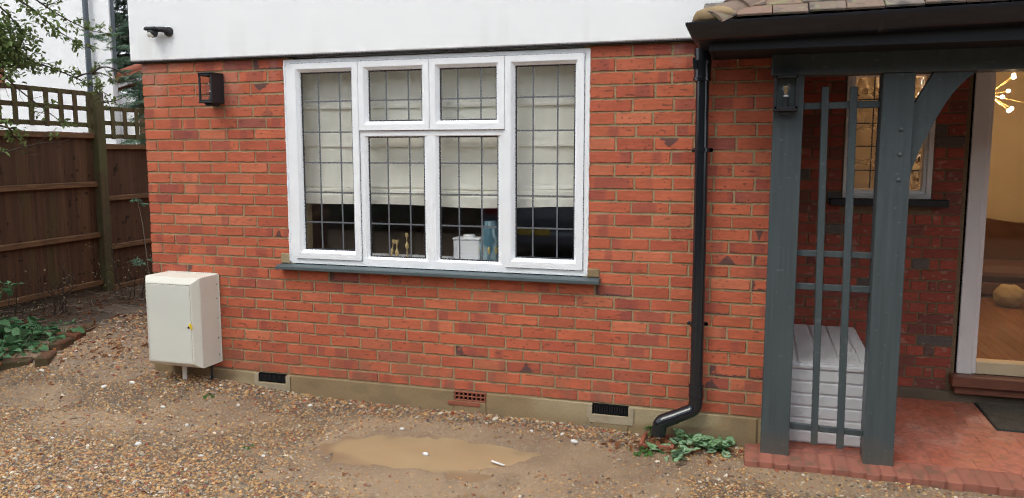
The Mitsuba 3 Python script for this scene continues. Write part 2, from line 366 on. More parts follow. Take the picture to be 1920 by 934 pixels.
scene['jamb_mat'] = prin(proc(lambda p, n, uv: mix((.76, .75, .745), (.70, .69, .68), fbm(p.x * 6, p.y * 6, p.z * 2))), .35, .4)
scene['threshold_mat'] = prin((.62, .52, .34), .4, .4)
scene['mat_mat'] = prin(proc(lambda p, n, uv: mix((.10, .085, .065), (.055, .05, .045), fbm(p.x * 20, p.y * 20)) * (.6 + .7 * noise(p.x * 260, p.y * 260))), .95, .1, proc(lambda p, n, uv: noise(p.x * 240, p.y * 240)), .006)
scene['storage_mat'] = prin(proc(lambda p, n, uv: mix((.68, .68, .70), (.60, .60, .62), fbm(p.x * 7, p.y * 7, p.z * 7)) * (1 - .35 * smoothstep(.62, .8, noise(p.x * 26, p.y * 14, p.z * 30)) * smoothstep(.49, .52, p.z) * .5)), .35, .4)
scene['blue_glaze_mat'] = prin(proc(lambda p, n, uv: mix((.08, .18, .23), (.28, .40, .43), smoothstep(.35, .65, noise(uv.x * 22, uv.y * 5)))), .15, .5)
scene['gold_glaze_mat'] = prin((.55, .42, .15), .3, .5)
scene['bulb_glass_mat'] = {'type': 'thindielectric', 'int_ior': 1.5}
scene['filament_mat'] = prin((.70, .42, .12), .3, .5)
scene['terracotta_mat'] = prin(proc(lambda p, n, uv: mix((.30, .10, .06), (.22, .075, .048), fbm(p.x * 40, p.y * 40, p.z * 40))), .8, .2)
scene['old_brick_mat'] = prin(proc(lambda p, n, uv: mix(mix((.16, .065, .036), (.09, .05, .032), noise(uv.x * 70)), (.06, .06, .03), smoothstep(.42, .6, fbm(p.x * 14, p.y * 14, p.z * 14)) * .7)), .9, .15, proc(f_sand_bump), .006)
scene['mossy_slab_mat'] = prin(proc(lambda p, n, uv: mix((.13, .115, .085), (.06, .07, .035), fbm(p.x * 12, p.y * 12, p.z * 12))), .9, .15, proc(f_sand_bump), .005)
scene['window_tint_mat'] = prin((.06, .075, .09), .15, .6)

# ------------------------------------------------------------------ ground
def sst(a, b, x):
    t = np.clip((x - a) / (b - a), 0, 1); return t * t * (3 - 2 * t)
def edge_x(y): return np.interp(y, [-3, -.5, -.12, .42, 1.02, 1.9, 4.2], [-2.6, -2.45, -1.70, -1.97, -2.34, -2.42, -1.2])
def ground_z(x, y):
    x, y = np.asarray(x, float), np.asarray(y, float)
    P = np.stack([x, y, 0 * x], -1)
    wall = np.interp(x, [-1.2, -.3, .75, 2.57, 3.0, 3.45, 4.5], [.14, .125, .055, .045, .03, .0, -.022])
    z = wall * sst(-.55, -.05, y)
    z = z + .012 * sst(2.8, 4.4, x) * sst(-.1, -.5, y) * sst(-2.5, -.5, y)
    z = z + .05 * sst(-.6, -2.0, x) * sst(-1.2, .2, y)
    r = np.sqrt(((x - 1.66) / .68) ** 2 + ((y + .58 - .10 * (x - 1.66)) / .34) ** 2)
    r = r + .55 * (meshkit.noise(P * [4, 7, 1] + 3) - .5) + .24 * (meshkit.noise(P * 17 + 8) - .5)
    z = z - .030 * sst(1.08, .66, r)
    z = z + .022 * (meshkit.fbm(P * 1.8, 3, 4) - .5) * sst(.8, 1.3, r) + .012 * (meshkit.fbm(P * 9, 3, 9) - .5)
    return z
ax = np.unique(np.concatenate([np.linspace(-2.8, 5.6, 300), np.linspace(-2.8, -9, 20), np.linspace(5.6, 12, 20), [-14, -20, -30, -50, -90, 18, 26, 40, 60, 90]]))
ay = np.unique(np.concatenate([np.linspace(-2.6, .35, 130), np.linspace(.35, 6, 40), np.linspace(-2.6, -9, 24), [-12, -16, -25, -40, -90, 9, 14, 25, 45, 90]]))
gx, gy = np.meshgrid(ax, ay, indexing='ij')
gz = ground_z(gx, gy)
far = np.maximum(np.abs(gx - 1), np.abs(gy + 1)); gz = gz * sst(12, 7, far)
gv = np.stack([gx, gy, gz], -1).reshape(-1, 3)
i, j = np.meshgrid(np.arange(len(ax) - 1), np.arange(len(ay) - 1), indexing='ij')
q = (i * len(ay) + j).ravel()
gf = np.vstack([np.stack([q, q + len(ay), q + len(ay) + 1], 1), np.stack([q, q + len(ay) + 1, q + 1], 1)])

# puddle: a level sheet in the hollow
an = np.linspace(0, 2 * np.pi, 72, endpoint=False)
pc = np.stack([1.66 + 1.0 * np.cos(an), -.58 + .46 * np.sin(an) + .10 * 1.0 * np.cos(an), 0 * an - .0085], 1)
pv = np.vstack([[[1.66, -.58, -.0085]], pc]); pf = np.array([[0, k + 1, (k + 1) % 72 + 1] for k in range(72)])
struct('puddle', (pv, pf), 'puddle_mat', label='shallow brown puddle in the gravel below the window')

# pebbles
ico = trimesh.creation.icosahedron()
octa = trimesh.Trimesh([[1, 0, 0], [-1, 0, 0], [0, 1, 0], [0, -1, 0], [0, 0, 1], [0, 0, -1]], [[0, 2, 4], [2, 1, 4], [1, 3, 4], [3, 0, 4], [2, 0, 5], [1, 2, 5], [3, 1, 5], [0, 3, 5]], process=False)
def pebbles(cen, size, tone, base, r):
    n = len(cen); V = np.array(base.vertices); V = V / np.linalg.norm(V, axis=1, keepdims=True)
    s = size[:, None] * np.stack([r.uniform(.75, 1.35, n), r.uniform(.6, 1.05, n), r.uniform(.42, .75, n)], 1)
    v = V[None] * s[:, None] * r.uniform(.82, 1.18, (n, len(V), 1))
    th = r.uniform(0, 2 * np.pi, n); c, sn = np.cos(th)[:, None], np.sin(th)[:, None]
    tl = r.uniform(-.5, .5, n)[:, None]
    x, y, z = v[..., 0], v[..., 1], v[..., 2]
    x, z = x * np.cos(tl) - z * np.sin(tl), x * np.sin(tl) + z * np.cos(tl)
    v = np.stack([x * c - y * sn, x * sn + y * c, z], -1) + cen[:, None]
    f = (base.faces[None] + (np.arange(n) * len(V))[:, None, None]).reshape(-1, 3)
    return v.reshape(-1, 3), f, np.repeat(tone, len(V), 0)
def pud(x, y): return np.sqrt(((x - 1.66) / .68) ** 2 + ((y + .58 - .10 * (x - 1.66)) / .34) ** 2)
def density(x, y):
    P = np.stack([x, y, 0 * x], -1)
    n1 = meshkit.fbm(P * [1.5, 2.6, 1] + 5, 3, 2); n2 = meshkit.fbm(P * 5 + 1, 3, 8)
    R = pud(x, y) + .5 * (n2 - .5)
    d = .30 + .70 * sst(.58, .40, n1)                                                   # trodden, half buried stones
    gold = np.maximum(sst(-.62, -1.05, y + .25 * (n2 - .5)) * sst(1.15, .65, x), sst(-.80, -1.05, y + .22 * x - .50 + .25 * (n2 - .5)) * sst(1.9, 2.6, x))
    d = np.maximum(d, gold)
    d = np.maximum(d, .95 * sst(-.34, -.12, y) * sst(-1.0, -.5, x))
    mudp = np.maximum(sst(1.0, .55, np.hypot((x - 1.75) / .95, (y + 1.05) / .42) + .6 * (n2 - .5)), sst(1.0, .5, np.hypot((x - 2.6) / .45, (y + .52) / .2) + .6 * (n2 - .5)))
    mudp = np.maximum(mudp, sst(1.0, .5, np.hypot((x + 1.35) / .5, (y + .5) / .22) + .6 * (n2 - .5)))
    d *= 1 - .78 * mudp
    d *= np.where(R < 1.0, .03 + .16 * sst(.55, 1.0, R), 1) * (.30 + .70 * sst(1.0, 1.5, R))
    return np.clip(d, 0, 1)
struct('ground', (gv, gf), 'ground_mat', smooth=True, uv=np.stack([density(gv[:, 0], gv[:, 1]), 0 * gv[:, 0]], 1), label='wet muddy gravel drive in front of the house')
r = np.random.default_rng(5)
N = 205000
x = r.uniform(-2.5, 5.2, N); y = -2.15 + 4.6 * r.uniform(0, 1, N) ** 1.3
dens = density(x, y); mud = dens
ok = (r.uniform(0, 1, N) < dens) & ~((y > -.015) & (x > -.76) & (x < 3.44)) & ~((y > -.30) & (x > 3.36)) & ~(x < edge_x(y) + .08) & ((y < 1.0) | (r.uniform(0, 1, N) < .5))
x, y, mud = x[ok], y[ok], mud[ok]
n = len(x)
size = .0047 + .0056 * r.uniform(0, 1, n) ** 2.2
size *= 1 + .35 * sst(-.35, -.1, y) + .22 * sst(-.9, -1.5, y)
tone = r.uniform(0, 1, n)
wallish = sst(-.5, -.15, y) * sst(-.5, .2, x) * sst(3.2, 2.6, x)
swap = r.uniform(0, 1, n) < wallish * .5
tone = np.where(swap, r.uniform(.45, .97, n), tone)
size = np.where((tone > .945) & (r.uniform(0, 1, n) < .4), size * 1.5, size)
z = ground_z(x, y) + size * r.uniform(-.15, .35, n)
v, f, uvp = pebbles(np.stack([x, y, z], 1), size, np.stack([tone, r.uniform(.3, 1, n) * (1 - .15 * wallish)], 1), ico, r)
put('gravel', (v, f), 'pebble_mat', smooth=False, uv=uvp, label='small golden and grey pebbles of the gravel drive', cat='gravel', kind='stuff')

# single white stones that catch the eye
WS = [(1.63, -.62, .017), (.42, -1.02, .012), (.77, -.93, .011), (2.42, -.27, .018), (.62, -.18, .014), (1.35, -.33, .012), (-.95, -.30, .016), (-.78, -.22, .018),
      (-.05, -.98, .016), (.0, -.62, .012), (-.62, -1.05, .010), (2.14, -.20, .012), (2.52, -.98, .010), (.15, -.3, .012), (2.33, -.19, .013), (-.35, -.42, .013)]
WL = {(.42, -1.02): 'white stone in the golden gravel left of the puddle, nearest the camera', (.77, -.93): 'white stone at the left end of the puddle', (2.42, -.27): 'large white stone between the puddle and the right air vent',
      (.62, -.18): 'white stone at the foot of the plinth right of the left air vent', (1.35, -.33): 'white stone on the far shore of the puddle', (-.95, -.30): 'white stone left of the meter box, farther from the box', (-.78, -.22): 'white stone close below the left edge of the meter box',
      (-.05, -.98): 'white stone in open gravel well in front of the meter box', (.0, -.62): 'white stone in the middle of the gravel in front of the meter box', (-.62, -1.05): 'white stone nearest the lower left corner of the photo', (2.14, -.20): 'white stone by the plinth below the red air brick, right of it',
      (2.52, -.98): 'white stone in the gravel below the right end of the puddle', (.15, -.3): 'white stone on the gravel in front of the left air vent', (2.33, -.19): 'smaller white stone close to the plinth left of the right air vent', (-.35, -.42): 'white stone in front of the conduit below the meter box'}
for sx, sy, sr in WS:
    m = trimesh.creation.icosphere(subdivisions=2); vv = np.array(m.vertices)
    vv *= 1 + .35 * (meshkit.noise(vv * 1.3 + sx * 7 + 20)[:, None] - .5)
    vv *= np.array([1.25, .9, .7]) * sr
    m.vertices = vv; m.apply_transform(rot(random.uniform(0, 360), [0, 0, 1]))
    inp = pud(sx, sy) < .8
    m.apply_translation([sx, sy, (-.0085 if inp else float(ground_z(sx, sy))) + sr * .35])
    if inp: put('white_stone', m, 'white_stone_mat', smooth=True, label='white stone standing alone in the brown puddle', cat='stone')
    else: put('white_stone', m, 'white_stone_mat', smooth=True, label=WL[(sx, sy)], cat='stone', group='white stones in the gravel')
put('plastic_strip', obox((2.03, -.625, .006), (2.115, -.665, .006), .016, .006), 'white_stone_mat', label='short white plastic strip at the right end of the puddle', cat='litter')

# ------------------------------------------------------------------ house: brick front
HOUSE = thing('house', 'red brick house front with white rendered upper wall and leaded window', 'house')
XL, XR = -.748, 3.462
JZ = [2.252, 2.173, 2.097, 2.019, 1.943, 1.867, 1.796, 1.718, 1.642, 1.569, 1.494, 1.423, 1.354, 1.278, 1.207, 1.136, 1.068, .996, .926, .851, .780, .709, .640, .563, .488, .413, .337, .261, .191]
rows = [(2.327, 2.252)] + list(zip(JZ[:-1], JZ[1:]))
WX0, WX1, WZ0 = .391, 2.428, .970
def buv(v, r, k=None):
    """uv of a brick's vertices: its two numbers in the integer part, its place on the face in the fraction"""
    v = np.asarray(v); ax_ = 0 if np.ptp(v[:, 0]) > np.ptp(v[:, 1]) else 1
    f = lambda q: .02 + .96 * (q - q.min()) / (np.ptp(q) + 1e-9)
    k = r.uniform() if k is None else k
    return np.stack([2 * r.integers(0, 997) + f(v[:, ax_]), 2 * int(k * 996) + f(v[:, 2])], 1)
def brick(x0, x1, z0, z1, r, depth=.06, front=0.0, ny=-1):
    """irregular front edge: outer front loop inset from a back loop; 18 triangles"""
    j = lambda s: r.uniform(-s, s)
    c = .0035
    x0, x1, z0, z1 = x0 + j(.0015), x1 + j(.0015), z0 + j(.0010), z1 + j(.0010)
    base = [(x0, z0), (x1, z0), (x1, z1), (x0, z1)]
    base = [(a + j(.0016), b + j(.0014)) for a, b in base]
    yb, ym, yf = front + depth, front + .0035, front + r.uniform(-.0018, .0012)
    mx, mz = (x0 + x1) / 2, (z0 + z1) / 2
    fr = [(a + c * np.sign(mx - a) * r.uniform(.6, 1.5), b + c * .8 * np.sign(mz - b) * r.uniform(.5, 1.4)) for a, b in base]
    v = [[a, yb, b] for a, b in base] + [[a, ym, b] for a, b in base] + [[a, yf + r.uniform(-.0008, .0008), b] for a, b in fr]
    f = []
    for L in (0, 4):
        for k in range(4):
            A, B = L + k, L + (k + 1) % 4
            f += [[A, B, B + 4], [A, B + 4, A + 4]]
    f += [[8, 9, 10], [8, 10, 11]]
    return np.array(v), np.array(f)
MJ = .0108
r = np.random.default_rng(21)
bricks = []
for ri, (zt, zb) in enumerate(rows):
    k = ri - 1                       # row index as counted from the first full bed joint
    even = (k % 2 == 0)
    segs = [(XL, XR)] if zt <= WZ0 + .02 else [(XL, WX0 - .004), (WX1 + .004, XR)]
    for s0, s1 in segs:
        if zt > WZ0 + .02 and s0 > 1: ph = .105 if even else -.005
        elif zt > WZ0 + .02: ph = .025 if even else .137
        else: ph = .0 if even else .1125
        ph += r.uniform(-.012, .012)
        cuts = [s0]
        for kk in np.arange(-4, 18):
            c = ph + kk * .225 + r.uniform(-.005, .005)
            if s0 + .055 < c < s1 - .05: cuts.append(c)
        cuts.append(s1)
        for a, b in zip(cuts, cuts[1:]):
            left, right = (a == s0), (b == s1)
            bricks.append((a + (0 if left else MJ / 2), b - (0 if right else MJ / 2), zb + MJ / 2, zt - MJ / 2))
# hidden behind the meter box / post: still built. The 300 nearest bricks are parts, the rest one part.
FW = put('front_wall', cat([box(XL + .004, WX0 + .03, .0055, .24, -.1, 2.327, 0), box(WX1 - .03, XR - .004, .0055, .24, -.1, 2.327, 0), box(WX0 + .03, WX1 - .03, .0055, .24, -.1, WZ0 - .03, 0)]), 'mortar_mat', HOUSE)
order = sorted(bricks, key=lambda b: -b[0])
def hid(b):
    return (-.62 < b[0] and b[1] < -.15 and b[2] > .2 and b[3] < .84)
near = [b for b in order if not hid(b)][:300]; nearset = set(near)
rest = [b for b in order if b not in nearset]
for b in near:
    m = brick(*b, r); put('brick', m, 'brick_mat', FW, uv=buv(m[0], r))
ms, us = [], []
for b in rest:
    v, f = brick(*b, r); ms.append(trimesh.Trimesh(v, f, process=False)); us.append(buv(v, r))
# the return of the corner, down the side passage
for ri, (zt, zb) in enumerate(rows):
    for kk in range(39):
        y0 = .11 * ((ri + 1) % 2) + kk * .225 + .11
        v, f = brick(y0, y0 + .215, zb + MJ / 2, zt - MJ / 2, r)
        v = np.stack([XL + v[:, 1], v[:, 0], v[:, 2]], 1); ms.append(trimesh.Trimesh(v, f[:, ::-1], process=False)); us.append(buv(v, r))
put('far_bricks', cat(ms), 'brick_mat', FW, uv=np.vstack(us), kind='stuff')
put('side_wall', box(XL + .006, -.50, .25, 9.0, -.1, 2.327, 0), 'mortar_mat', HOUSE)

# plinth, in lengths between the air vents
AB = [(.118, .333), (1.572, 1.786), (2.474, 2.692)]
xs = [-.765] + [q for a in AB for q in a] + [3.435]
pl = [box(xs[k], xs[k + 1], -.020, .004, -.12, .1885, .005) for k in range(0, 8, 2)] + [box(a, b, -.019, .003, -.12, .128, .003) for a, b in AB]
for m in pl:
    vv = m.vertices; top = vv[:, 2] > .17; vv[top, 1] += .008 * (vv[top, 1] < -.01)
PLN = put('plinth', cat(pl), 'concrete_mat', HOUSE)
for a, b in (AB[0], AB[2]):
    for bb in ((a - .035, a - .001, -.0235, -.017, .10, .186, .002), (b + .001, b + .035, -.0235, -.017, .09, .186, .002), (a - .02, b + .03, -.0225, -.017, .075, .1255, .002)):
        put('cement_patch', box(*bb), 'cement_patch_mat', PLN)
put('cracked_cement', box(1.53, 1.75, -.024, -.017, .098, .126, .004), 'terracotta_mat', PLN)
for a, b in (AB[0], AB[2]):
    V = put('air_vent', cat([box(a, b, -.001, .003, .129, .190, 0), ring(a, b, .129, .190, [(0, .0), (0, -.014), (.004, -.016), (.007, -.014), (.007, .0)])]), 'dark_slot_mat', HOUSE, label='black louvred metal air vent in the plinth')
    for q in np.linspace(a + .012, b - .012, 20):
        put('louvre', box(q - .0022, q + .0022, -.013, -.001, .137, .182, .001), 'matt_black_mat', V)
a, b = AB[1]
V = put('air_brick', box(a, b, -.002, .003, .129, .190, 0), 'dark_slot_mat', HOUSE, label='red terracotta air brick with two rows of holes')
bars = [box(a, b, -.019, -.002, z0, z1, .002) for z0, z1 in ((.129, .138), (.157, .163), (.182, .191))]
bars += [box(q - .004, q + .004, -.0185, -.0022, .1385, .1565, .001) for q in np.linspace(a + .005, b - .005, 8)] + [box(q - .004, q + .004, -.0185, -.0022, .1635, .1815, .001) for q in np.linspace(a + .005, b - .005, 8)]
put('grid', cat(bars), 'terracotta_mat', V)

# rendered upper wall with its drip bead
put('upper_wall', cat([box(-.803, 3.46, -.045, .24, 2.336, 5.4, .006), box(-.803, -.5, .2405, 9.0, 2.336, 5.4, .004), box(3.4605, 9.2, -.0445, .24, 2.52, 5.4, .004)]), 'render_mat', HOUSE)
put('drip_bead', cat([box(-.799, 3.46, -.040, .0, 2.3275, 2.3355, .001), box(-.799, -.75, -.039, 9.0, 2.327, 2.335, .001)]), 'matt_black_mat', HOUSE)

# ------------------------------------------------------------------ window
SASH = [(0, .022), (0, -.011), (.037, -.011), (.055, .012), (.058, .030)]
FIX = [(0, .022), (0, .006), (.012, .006), (.030, .022), (.032, .034)]
W = put('window', ring(WX0, WX1, WZ0, 2.312, [(0, .12), (0, .003), (.048, .003), (.048, .10)]), 'upvc_mat', HOUSE, label='white plastic casement window with leaded lights')
put('mullion', cat([box(.917, .945, .0035, .09, 1.015, 2.266, .003), box(1.893, 1.921, .0035, .09, 1.015, 2.266, .003), box(1.402, 1.438, .0045, .09, 1.018, 1.83, .003), box(.946, 1.892, .004, .09, 1.812, 1.85, .003), box(1.406, 1.434, .0042, .09, 1.851, 2.266, .003)]), 'upvc_mat', W)
panes = []
def light(x0, x1, z0, z1, prof, lx, lz, name):
    s = put(name, ring(x0, x1, z0, z1, prof), 'upvc_mat', W)
    if name == 'sash': put('seam', ring(x0 - .0034, x1 + .0034, z0 - .0034, z1 + .0034, [(0, .0020), (.0033, .0018), (.0034, .01)]), 'gasket_mat', W)
    ins, yg = prof[-1]
    X0, X1, Z0, Z1 = x0 + ins, x1 - ins, z0 + ins, z1 - ins
    put('gasket', ring(X0 - .001, X1 + .001, Z0 - .001, Z1 + .001, [(0, yg - .006), (.008, yg - .005), (.0085, yg - .001)]), 'gasket_mat', W)
    g = (np.array([[X0, yg, Z0], [X1, yg, Z0], [X1, yg, Z1], [X0, yg, Z1]]), np.array([[0, 1, 2], [0, 2, 3]]))
    put('pane', g, 'glass_pane_mat', W)
    g2 = (g[0] + [0, .02, 0], g[1])
    put('inner_pane', g2, 'glass_pane_mat', W)
    bars = [box(q - .0047, q + .0047, yg - .0028, yg - .0004, Z0, Z1, 0) for q in lx] + [box(X0, X1, yg - .0024, yg - .0006, q - .0047, q + .0047, 0) for q in lz]
    for m in bars: put('lead_came', m, 'lead_mat', W)
ZL = [2.040, 1.841, 1.642, 1.446, 1.249]
light(.440, .928, 1.006, 2.285, SASH, (.623, .778), ZL, 'sash')
light(.932, 1.419, 1.850, 2.285, SASH, (1.110, 1.264), ZL[:1], 'sash')
light(1.423, 1.910, 1.850, 2.285, SASH, (1.597, 1.748), ZL[:1], 'sash')
light(1.914, 2.400, 1.006, 2.285, SASH, (2.081, 2.234), ZL, 'sash')
light(.946, 1.402, 1.000, 1.842, FIX, (1.112, 1.265), ZL[2:], 'fixed_frame')
light(1.438, 1.892, 1.000, 1.842, FIX, (1.599, 1.750), ZL[2:], 'fixed_frame')
# ragged white sealant round the frame
se = []
rs = np.random.default_rng(3)
for xx in (WX0, WX1):
    zz = np.linspace(.98, 2.31, 60); se.append(tube(np.stack([xx + rs.normal(0, .0012, 60), np.full(60, .0005), zz], 1), .0055 + rs.uniform(0, .003, 60), 6))
put('sealant', cat(se), 'upvc_mat', W, smooth=True)
# sill
sp = [(.02, .966), (-.062, .957), (-.070, .951), (-.070, .934), (-.064, .930), (.02, .930)]
put('window_sill', sprism(sp, .318, 2.512), 'sill_paint_mat', HOUSE, label='dark grey painted window sill')
put('sill_mortar', cat([box(.322, .388, -.012, .004, .9655, 1.035, .008), box(2.432, 2.505, -.012, .004, .9655, 1.02, .008)]), 'concrete_mat', HOUSE)

# room behind the window
put('living_room', cat([box(-.48, 3.30, .25, 4.2, .30, .35, 0), box(-.48, 3.30, .25, 4.2, 2.42, 2.45, 0), box(-.495, -.48, .25, 4.2, .30, 2.45, 0), box(3.30, 3.34, .25, 4.2, .30, 2.45, 0), box(-.48, 3.30, 4.2, 4.25, .30, 2.45, 0),
     box(-.48, .36, .2405, .2495, .30, 2.45, 0), box(2.46, 3.30, .2405, .2495, .30, 2.45, 0), box(.36, 2.46, .2405, .2495, .3, .985, 0), box(.36, 2.46, .2405, .2495, 2.33, 2.45, 0), box(.36, 2.46, .125, .24, 2.315, 2.327, 0)]), 'room_mat', HOUSE)
put('window_board', box(.40, 2.42, .11, .34, .992, 1.012, .004), 'white_gloss_mat', HOUSE)

# ------------------------------------------------------------------ blind and ornaments inside
bx = np.linspace(.425, 2.395, 70)
prof = [(0, 2.305), (-.001, 2.23)]
for zc in (2.03, 1.78):
    prof += [(-.002, zc + .12), (-.006, zc + .02), (-.018, zc - .005), (-.016, zc - .03), (.004, zc - .028), (-.001, zc - .045)]
prof += [(-.003, 1.60), (-.012, 1.525), (-.026, 1.508), (-.028, 1.485), (-.014, 1.478), (-.034, 1.470), (-.036, 1.448), (-.020, 1.438), (-.040, 1.432), (-.040, 1.400), (-.037, 1.372)]
prof = np.array(prof)
bv = []
for k, (dy, zz) in enumerate(prof):
    sag = .010 * np.sin((bx - .42) / 1.97 * np.pi) + .007 * np.sin(bx * 5.3 + k) * (zz < 1.62)
    bv.append(np.stack([bx, .165 + dy + .004 * np.sin(bx * 9 + k * .9) * min(1, (2.31 - zz) * 2), zz - sag * (2.31 - zz)], 1))
bv = np.array(bv).reshape(-1, 3); nb = len(bx)
ii, jj = np.meshgrid(np.arange(len(prof) - 1), np.arange(nb - 1), indexing='ij'); qq = (ii * nb + jj).ravel()
put('roman_blind', (bv, np.vstack([np.stack([qq, qq + 1, qq + nb + 1], 1), np.stack([qq, qq + nb + 1, qq + nb], 1)])), 'blind_mat', smooth=35,
    label='cream fabric roman blind half lowered behind the leaded window', cat='blind')
J = thing('jar', 'square white lidded jar standing inside the window beside a blue vase', 'jar')
put('body', box(1.508, 1.688, .15, .27, 1.012, 1.145, .008), 'white_gloss_mat', J)
put('lid', cat([box(1.503, 1.693, .145, .275, 1.1465, 1.160, .005), lathe([(0, 1.178), (.036, 1.178), (.040, 1.172), (.040, 1.160)], (1.60, .21, 0), 24)]), 'white_gloss_mat', J)
VS = thing('vase', 'tall blue and grey fluted vase inside the window right of a white jar', 'vase')
vp = [(.0, 1.012), (.050, 1.012), (.060, 1.03), (.068, 1.08), (.066, 1.12), (.052, 1.20), (.042, 1.25), (.040, 1.272), (.034, 1.272), (.034, 1.2)]
vm = lathe(vp, (1.752, .19, 0), 36); vv = np.array(vm.vertices); th = np.arctan2(vv[:, 1] - .19, vv[:, 0] - 1.752)
vv[:, :2] = [1.752, .19] + (vv[:, :2] - [1.752, .19]) * (1 + .06 * np.cos(9 * th))[:, None]; vm.vertices = vv
put('body', vm, 'blue_glaze_mat', VS, smooth=True, uv=np.stack([th / 6.283 + .5, vv[:, 2] * 4], 1))
dm = []
for t in np.arange(9) / 9 * 2 * np.pi:
    d = trimesh.creation.icosphere(subdivisions=1); d.apply_scale([.010, .004, .026]); d.apply_transform(rot(math.degrees(t) + 90, [0, 0, 1])); d.apply_translation([1.752 + .069 * math.cos(t), .19 + .069 * math.sin(t), 1.088]); dm.append(d)
put('diamond', cat(dm), 'gold_glaze_mat', VS, smooth=True)
for cx, hz, lab in ((1.050, 1.135, 'brass candlestick inside the window, left of the pair with round knops'), (1.098, 1.13, 'lower brass candlestick with a round knop inside the window'), (1.172, 1.178, 'tallest brass candlestick with a round knop inside the window')):
    m = [lathe([(0, hz), (.011, hz), (.012, hz - .02), (.004, hz - .03), (.0035, hz - .06), (.012, hz - .075), (.014, hz - .085), (.011, hz - .096), (.0035, hz - .105), (.0035, 1.025), (.03, 1.016), (.032, 1.012), (0, 1.012)], (cx, .17, 0), 16)]
    if cx < 1.06: m = [xf(m[0], rot(14, [0, 1, 0], [cx, .17, 1.012]))]
    put('candlestick', m[0], 'brass_mat', smooth=40, label=lab, cat='candlestick')

# ------------------------------------------------------------------ meter box
MB = thing('meter_box', 'cream plastic utility meter box hung on the brick wall', 'meter box')
put('body', ring(-.620, -.178, .242, .866, [(0, -.002), (0, -.195), (.003, -.203), (.034, -.2445), (.040, -.2475), (.0445, -.2475), (.0455, -.243)]), 'cream_plastic_mat', MB)
put('backing', box(-.58, -.215, -.2435, -.235, .275, .825, 0), 'gasket_mat', MB)
put('door', box(-.5728, -.2252, -.2490, -.2437, .2852, .8188, .002), 'door_plastic_mat', MB)
put('flange', cat([box(-.1775, -.170, -.012, -.003, .245, .862, .002), box(-.60, -.18, -.012, -.003, .8665, .873, .002)]), 'cream_plastic_mat', MB)
for z0 in (.70, .39): put('hinge', tube([(-.5765, -.2505, z0), (-.5765, -.2505, z0 + .05)], .004, 8), 'door_plastic_mat', MB, smooth=40)
put('lock', cat([box(-.238, -.220, -.257, -.2492, .535, .562, .003), box(-.228, -.213, -.254, -.2480, .520, .548, .003)]), 'yellow_plastic_mat', MB, label='yellow plastic lock tab')
put('keyhole', lathe([(0, .004), (.007, .004), (.008, 0), (.008, -.004)], (0, 0, 0), 12).apply_transform(rot(90, [1, 0, 0])).apply_translation([-.243, -.2505, .534]), 'dark_slot_mat', MB)
for sx, sy in ((-.1775, .30), (-.1775, .42), (-.1775, .56), (-.1775, .70), (-.1775, .80)):
    put('screw', lathe([(0, .0015), (.004, .001), (.0045, 0)], (0, 0, 0), 10).apply_transform(rot(90, [0, 1, 0])).apply_translation([sx + .001, -.03, sy]), 'chrome_mat', MB)
for k_ in [q for q in scene if q.startswith('meter_box__')]: scene[k_]['to_world'] = T().translate([-.012, 0, 0])
CD = thing('conduit', 'short cream conduit stub and cable below the meter box', 'conduit')
put('pipe', tube([(-.43, -.10, .02), (-.43, -.10, .237)], .017, 14), 'cream_plastic_mat', CD, smooth=40)
put('cable', tube([(-.235, -.06, .03), (-.235, -.06, .237)], .008, 10), 'matt_black_mat', CD, smooth=40)

